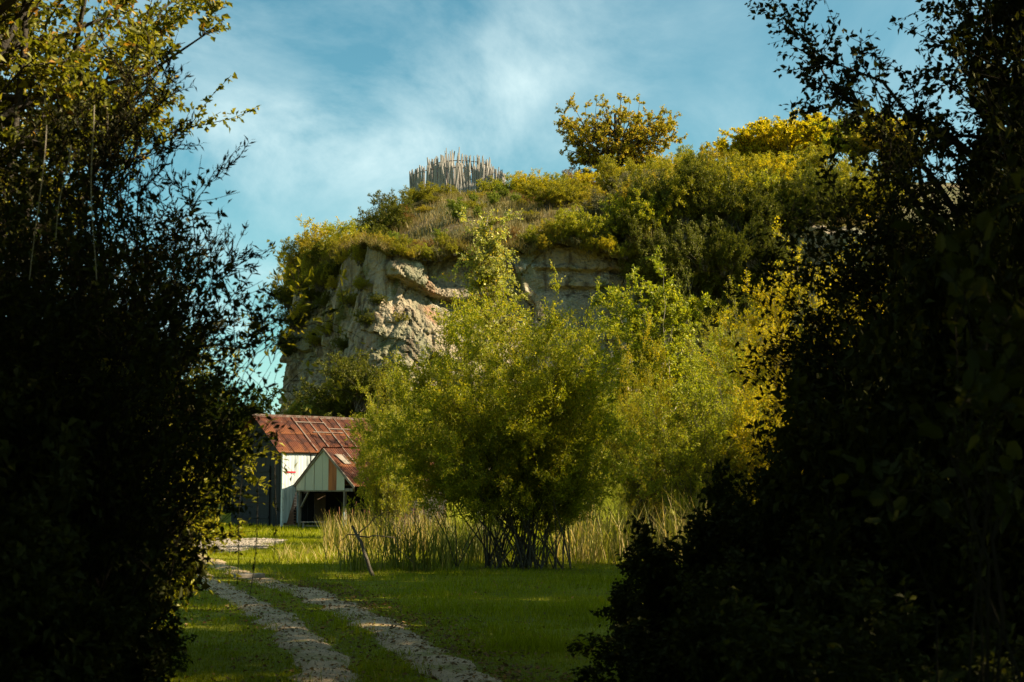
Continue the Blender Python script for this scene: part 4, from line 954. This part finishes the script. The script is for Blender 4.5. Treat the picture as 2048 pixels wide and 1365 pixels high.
# unseen roadside trees whose shade covers the track; copies added, crowns widened to block sky
def shade_trees():
    lst = [(13.5, 21.5), (16.8, 33), (15.2, 27.3), (11.2, 15), (9.5, 8.4), (13.2, 17.6), (14.2, 25), (9.3, 4.2), (9.5, -1), (5.5, -4.5), (-1.5, -6.5), (-7.5, -1.5), (2.5, -11), (-9, 5), (-10.5, 9.5), (16.6, 30.6), (-10.5, 17.5)]
    SCL = {(16.6, 30.6): (.9, .9, 1.05), (-10.5, 17.5): (1.2, 1.2, 1.3), (16.8, 33): (1.0, 1.0, 1.15), (15.2, 27.3): (1.4, 1.1, 1.3), (11.2, 15): (.9, .8, .86), (9.5, 8.4): (1.15, .8, 1.06), (13.2, 17.6): (1.05, .85, 1.3), (14.2, 25): (1.0, .9, 1.25), (13.6, 30): (.55, .6, .95), (9.5, -1): (1.4, 1.2, 1.2), (9.3, 4.2): (1.1, 1.0, 1.1), (5.5, -4.5): (1.6, 1.5, 1.2), (-7.5, -1): (1.9, 1.6, 1.25), (-9, 5): (1.7, 1.5, 1.3), (-10.5, 9.5): (1.5, 1.2, 1.2), (2.5, -11): (1.5, 1.5, 1.2), (-1.5, -6.5): (1.6, 1.5, 1.3)}
    t = None
    for i, (x, y) in enumerate(lst):
        if t is None:
            t = tree_proto('roadside_tree', (x, y, 0), 301, 15.5, 8.4, (4.5, 4.2, 7.0), 26000, 0.22, M['dark'], 'tall leafy tree beside the track, just outside the view, added to shade the grass', n_t=60, lump=.1, rt=0.24, bark='bark_dark', zmin=-0.8, start=(.15, .9), l2=.34, group='roadside trees outside the view'); t.scale = (1.3, 1.15, 1.3)
        else:
            copy_plant(t, (x, y, 0), None, 'roadside trees outside the view', i * 1.7, SCL.get((x, y), (1, 1, 1.0)))
shade_trees()

# ------------------------------------------------------------------ grass, reeds, litter, stones
def blades(name, pos, h, w, lean, rn, mat, bend=0.35, seed=0, one=False):
    rs = np.random.default_rng(seed); n = len(pos)
    a = rs.uniform(0, 6.283, n); side = np.c_[np.cos(a), np.sin(a), np.zeros(n)]
    b = rs.uniform(0, 6.283, n); ld = np.c_[np.cos(b), np.sin(b), np.zeros(n)] * (lean * h)[:, None]
    up = np.c_[np.zeros(n), np.zeros(n), h]
    if one:
        v = np.stack([pos - side * w[:, None], pos + side * w[:, None], pos + up * (1 - .12 * lean[:, None] ** 2) + ld], 1)
        o = link(name, npmesh(name, v.reshape(-1, 3), np.arange(n * 3).reshape(n, 3), rn), mat); o['kind'] = 'stuff'; return o
    v = np.empty((n, 5, 3), np.float32)
    v[:, 0] = pos - side * w[:, None]; v[:, 1] = pos + side * w[:, None]
    m = pos + up * .55 + ld * bend
    v[:, 2] = m + side * (w * .8)[:, None]; v[:, 3] = m - side * (w * .8)[:, None]
    v[:, 4] = pos + up * (1 - .12 * lean[:, None] ** 2) + ld
    base = np.arange(n)[:, None] * 5
    f = np.concatenate([base + np.array([[0, 1, 2]]), base + np.array([[0, 2, 3]]), base + np.array([[3, 2, 4]])], 1).reshape(-1, 3)
    o = link(name, npmesh(name, v.reshape(-1, 3), f, np.repeat(rn, 3)), mat); o['kind'] = 'stuff'; return o
def in_poly(x, y, poly):
    c = np.zeros(len(x), bool); n = len(poly)
    for i in range(n):
        x0, y0 = poly[i]; x1, y1 = poly[(i + 1) % n]
        k = ((y0 > y) != (y1 > y)); c ^= k & (x < (x1 - x0) * (y - y0) / ((y1 - y0) if y1 != y0 else 1e-9) + x0)
    return c
def meadow():
    rs = np.random.default_rng(77)
    P_, H_, W_ = [], [], []
    for y0, y1, dens, h, w in ((10.5, 17, 900, .085, .0035), (17, 26, 380, .095, .005), (26, 36, 190, .11, .007), (36, 58, 95, .13, .011), (58, 86, 40, .17, .018)):
        xl, xr = -.37 * y1 - .5, .30 * y1 + .5
        n = int((xr - xl) * (y1 - y0) * dens); x = rs.uniform(xl, xr, n); y = rs.uniform(y0, y1, n)
        k = (x > -.37 * y - .5) & (x < .30 * y + .5)
        x, y = x[k], y[k]
        d = rut_d(x, y); patchy = vnoise(x * .8, y * .8, 5)
        keep = (d > .16 + .24 * rs.random(len(x)) + .35 * (vnoise(x * 1.9, y * 1.9, 15) - .5)) | (rs.random(len(x)) < .07)
        gp = [tuple(G(*q)[:2]) for q in ((300, 1098), (420, 1080), (520, 1080), (575, 1083), (560, 1089), (500, 1092), (545, 1096), (490, 1102), (430, 1106), (330, 1118))]
        keep &= ~in_poly(x, y, gp) | (rs.random(len(x)) < .05)
        x, y, d, patchy = x[keep], y[keep], d[keep], patchy[keep]
        P_.append(np.c_[x, y, ground_z(x, y) - .01]); H_.append(h * rs.uniform(.5, 1.4, len(x)) * (.45 + 1.2 * patchy ** 2 + .5 * (vnoise(x * 2.3, y * 2.3, 9) > .74))); W_.append(np.full(len(x), w))
    p = np.concatenate(P_); h = np.concatenate(H_); w = np.concatenate(W_)
    far = p[:, 1] > 22
    tag(blades('meadow_grass', p[~far], h[~far], w[~far], rs.uniform(.1, .8, (~far).sum()), rs.random((~far).sum()) * .9, M['grass'], seed=1), 'short grass in the foreground and on the strip between the ruts', 'grass')
    tag(blades('meadow_grass', p[far], h[far], w[far], rs.uniform(.1, .8, far.sum()), rs.random(far.sum()) * .9, M['grass'], seed=2, one=True), 'short grass of the meadow farther off towards the barn', 'grass')
meadow()
def slope_grass():
    rs = np.random.default_rng(78); n = 60000
    x = rs.uniform(-24, 30, n); t = rs.uniform(-.45, 48, n) ** 1.0; y = y_front(x) + t
    z = hill_z(x, y) - .04
    h = rs.uniform(.25, .8, n) * (.5 + vnoise(x * .5, y * .5, 8)); w = np.full(n, .03)
    rn = np.clip(vnoise(x * .25, y * .25, 12) * .75 + rs.random(n) * .3, 0, 1)
    tag(blades('hill_grass', np.c_[x, y, z], h, w, rs.uniform(.1, .7, n), rn, M['dry'], seed=2, one=True), 'dry brown and olive grass covering the hill slope', 'grass')
    # fringe hanging from the cliff rim
    n = 14000; x = rs.uniform(-23, 30, n); y = y_front(x) + rs.uniform(.0, 1.1, n)
    tag(blades('rim_grass', np.c_[x, y, hill_z(x, y) - .3], rs.uniform(.3, .9, n), np.full(n, .03), rs.uniform(.5, 1.4, n), rs.random(n), M['dry'], seed=3), 'long dry grass hanging along the rim of the cliff', 'grass')
slope_grass()
def reeds():
    rs = np.random.default_rng(79)
    def bed(name, px0, px1, d0, d1, n, h0, h1, w, mat, label, lean=(.05, .45), seed=4, dens=None):
        d = rs.uniform(d0, d1, n); px = rs.uniform(px0, px1, n); x = (px - 1024) / F_PX * d
        cl = vnoise(x * .9, d * .9, seed); k = cl > rs.uniform(.15, .75, n); x, d = x[k], d[k]; m = len(x)
        h = rs.uniform(h0, h1, m) * (.6 + .8 * cl[k])
        tag(blades(name, np.c_[x, d, ground_z(x, d) - .03], h, np.full(m, w), rs.uniform(*lean, m), rs.random(m), M[mat], seed=seed), label, 'reeds')
    bed('reed_bed', 650, 900, 43, 56, 3000, .5, 1.2, .012, 'reed', 'tall sunlit straw and green reeds in front of the barn porch', seed=4)
    bed('dry_reeds', 560, 830, 36, 46, 1000, .15, .45, .010, 'reed', 'low broken straw-coloured reeds at the edge of the sunlit grass', lean=(.3, 1.3), seed=6)
    bed('reed_bed', 1110, 1420, 36, 46, 2900, .6, 1.9, .012, 'reed', 'tall straw and green reeds right of the big willow stems', lean=(.05, .8), seed=8)
    bed('reed_bed', 860, 1010, 36, 40, 800, .7, 1.4, .012, 'reed_dark', 'dark reeds at the left foot of the big willow', seed=10)
    # cattail heads
    S = Segs()
    for i in range(55):
        d = rs.uniform(48, 56); px = rs.normal(795, 60); x = (px - 1024) / F_PX * d; h = rs.uniform(.7, 1.25); lx = rs.normal(0, .12)
        S.path([np.array([x, d, 0]), np.array([x + lx, d, h])], .012, .008, 3); S.path([np.array([x + lx, d, h]), np.array([x + lx * 1.2, d, h + .28])], .017, .013, 3)
    o = link('cattails', wood_mesh('cattails', S), M['cattail']); tag(o, 'brown cattail heads standing over the sunlit reeds', 'reeds', kind='stuff')
    # single tufts of broad dark blades
    for i, (px, py, h, lab) in enumerate(((790, 1140, 1.75, 'tall dark green bulrush tuft right of the dead branch'), (830, 1142, 1.5, 'dark bulrush tuft leaning right, beside the willow'), (715, 1142, 1.1, 'bulrush tuft around the foot of the dead branch'), (880, 1142, 1.3, 'dark bulrush tuft under the left side of the willow'))):
        g = G(px, py); n = 60
        pos = np.c_[rs.normal(0, .28, n), rs.normal(0, .2, n), np.zeros(n)]
        o = blades('bulrush_tuft', pos, h * rs.uniform(.5, 1.15, n), np.full(n, .013), rs.uniform(.1, .9, n), rs.random(n), M['reed_dark'], bend=.3, seed=20 + i)
        del o['kind']; o.location = g; tag(o, lab, 'reeds', 'bulrush tufts near the dead branch')
reeds()
def litter():
    rs = np.random.default_rng(80); n = 2600
    k = rs.integers(0, 2, n); i = rs.integers(0, 70, n)
    base = np.where(k[:, None] == 0, PR[i], PL[i]); pos = np.c_[base + rs.normal(0, .75, (n, 2)), np.zeros(n)]
    # a drift of leaves along the right edge of the track
    m = 1600; j = rs.integers(0, 60, m); q = PR[j] + np.array([.45, .2]) + rs.normal(0, .28, (m, 2)); pos = np.r_[pos, np.c_[q, np.zeros(m)]]
    yy = rs.uniform(12, 34, 1700); pos = np.r_[pos, np.c_[rs.uniform(-.2, .3, 1700) * yy, yy, np.zeros(1700)]]
    n = len(pos); pos[:, 2] = ground_z(pos[:, 0], pos[:, 1]) + .045
    a = rs.uniform(0, 6.28, n); d = unit(np.c_[np.cos(a), np.sin(a), rs.normal(0, .3, n)]); nn = rs.normal(0, .35, (n, 3)) + np.array([[0, 0, 1]]); nn = unit(nn - (nn * d).sum(1, keepdims=True) * d)
    o = link('leaf_litter', leaves_mesh('leaf_litter', (pos, d, nn, rs.uniform(.03, .075, n), rs.random(n)), .6), M['litter']); tag(o, 'brown fallen leaves scattered over the track and its edges', 'leaf litter', kind='stuff')
    # stones
    ico = np.array([(0, 0, 1), (.9, 0, .3), (.28, .85, .3), (-.72, .53, .3), (-.72, -.53, .3), (.28, -.85, .3), (0, 0, -.4)])
    fc = np.array([(0, 1, 2), (0, 2, 3), (0, 3, 4), (0, 4, 5), (0, 5, 1), (6, 2, 1), (6, 3, 2), (6, 4, 3), (6, 5, 4), (6, 1, 5)])
    def stones(name, pos, sz, mat, label):
        n = len(pos); an = rs.uniform(0, 6.28, n); c, s = np.cos(an), np.sin(an)
        v = ico[None] * rs.uniform(.7, 1.3, (n, 7, 1)) * sz[:, None, None]
        vx = v[:, :, 0] * c[:, None] - v[:, :, 1] * s[:, None]; vy = v[:, :, 0] * s[:, None] + v[:, :, 1] * c[:, None]
        V = np.stack([vx, vy, v[:, :, 2] * .7], -1) + pos[:, None, :]
        F = (fc[None] + (np.arange(n) * 7)[:, None, None]).reshape(-1, 3)
        o = link(name, npmesh(name, V.reshape(-1, 3), F), mat); tag(o, label, 'stones', kind='stuff')
    n = 3200; k = rs.integers(0, 2, n); i = rs.integers(0, 75, n); q = np.where(k[:, None] == 0, PR[i], PL[i]) + rs.normal(0, .2, (n, 2))
    stones('track_stones', np.c_[q, ground_z(q[:, 0], q[:, 1]) + .035], rs.uniform(.004, .013, n), M['stone'], 'small loose stones lying in the wheel ruts')
    gp = [tuple(G(*p)[:2]) for p in ((300, 1098), (420, 1080), (520, 1080), (575, 1083), (560, 1089), (500, 1092), (545, 1096), (490, 1102), (430, 1106), (330, 1118))]
    x0 = min(p[0] for p in gp); x1 = max(p[0] for p in gp); y0 = min(p[1] for p in gp); y1 = max(p[1] for p in gp)
    x = rs.uniform(x0, x1, 6000); y = rs.uniform(y0, y1, 6000); k = in_poly(x, y, gp); x, y = x[k], y[k]
    stones('gravel_stones', np.c_[x, y, ground_z(x, y) + .06], rs.uniform(.02, .06, len(x)), M['gravel'], 'pale loose gravel stones in front of the barn')
litter()
def ordinals():
    by = {}
    for o in SC.objects:
        if o.parent is None and 'label' in o and o['label'].find('outside the view') < 0 and o['label'].find('just outside') < 0: by.setdefault(o['label'], []).append(o)
    words = 'leftmost,second from the left,third from the left,fourth from the left,fifth from the left,sixth from the left,seventh from the left,eighth from the left,ninth from the left,tenth from the left'.split(',')
    for lab, os_ in by.items():
        if len(os_) < 2: continue
        os_.sort(key=lambda o: o.location.x / max(o.location.y, 1))
        n = len(os_)
        for i, o in enumerate(os_):
            w = words[i] if i <= (n - 1) // 2 and i < 10 else (['rightmost'] + [q.replace('left', 'right') for q in words[1:]])[n - 1 - i]
            if n == 3 and i == 1: w = 'middle one of three'
            o['label'] = lab + ', ' + w
ordinals()
print('TRIS', sum(len(m.loops) - 2 * len(m.polygons) for m in bpy.data.meshes), sorted([(len(m.loops) - 2 * len(m.polygons), m.name) for m in bpy.data.meshes])[-24:])
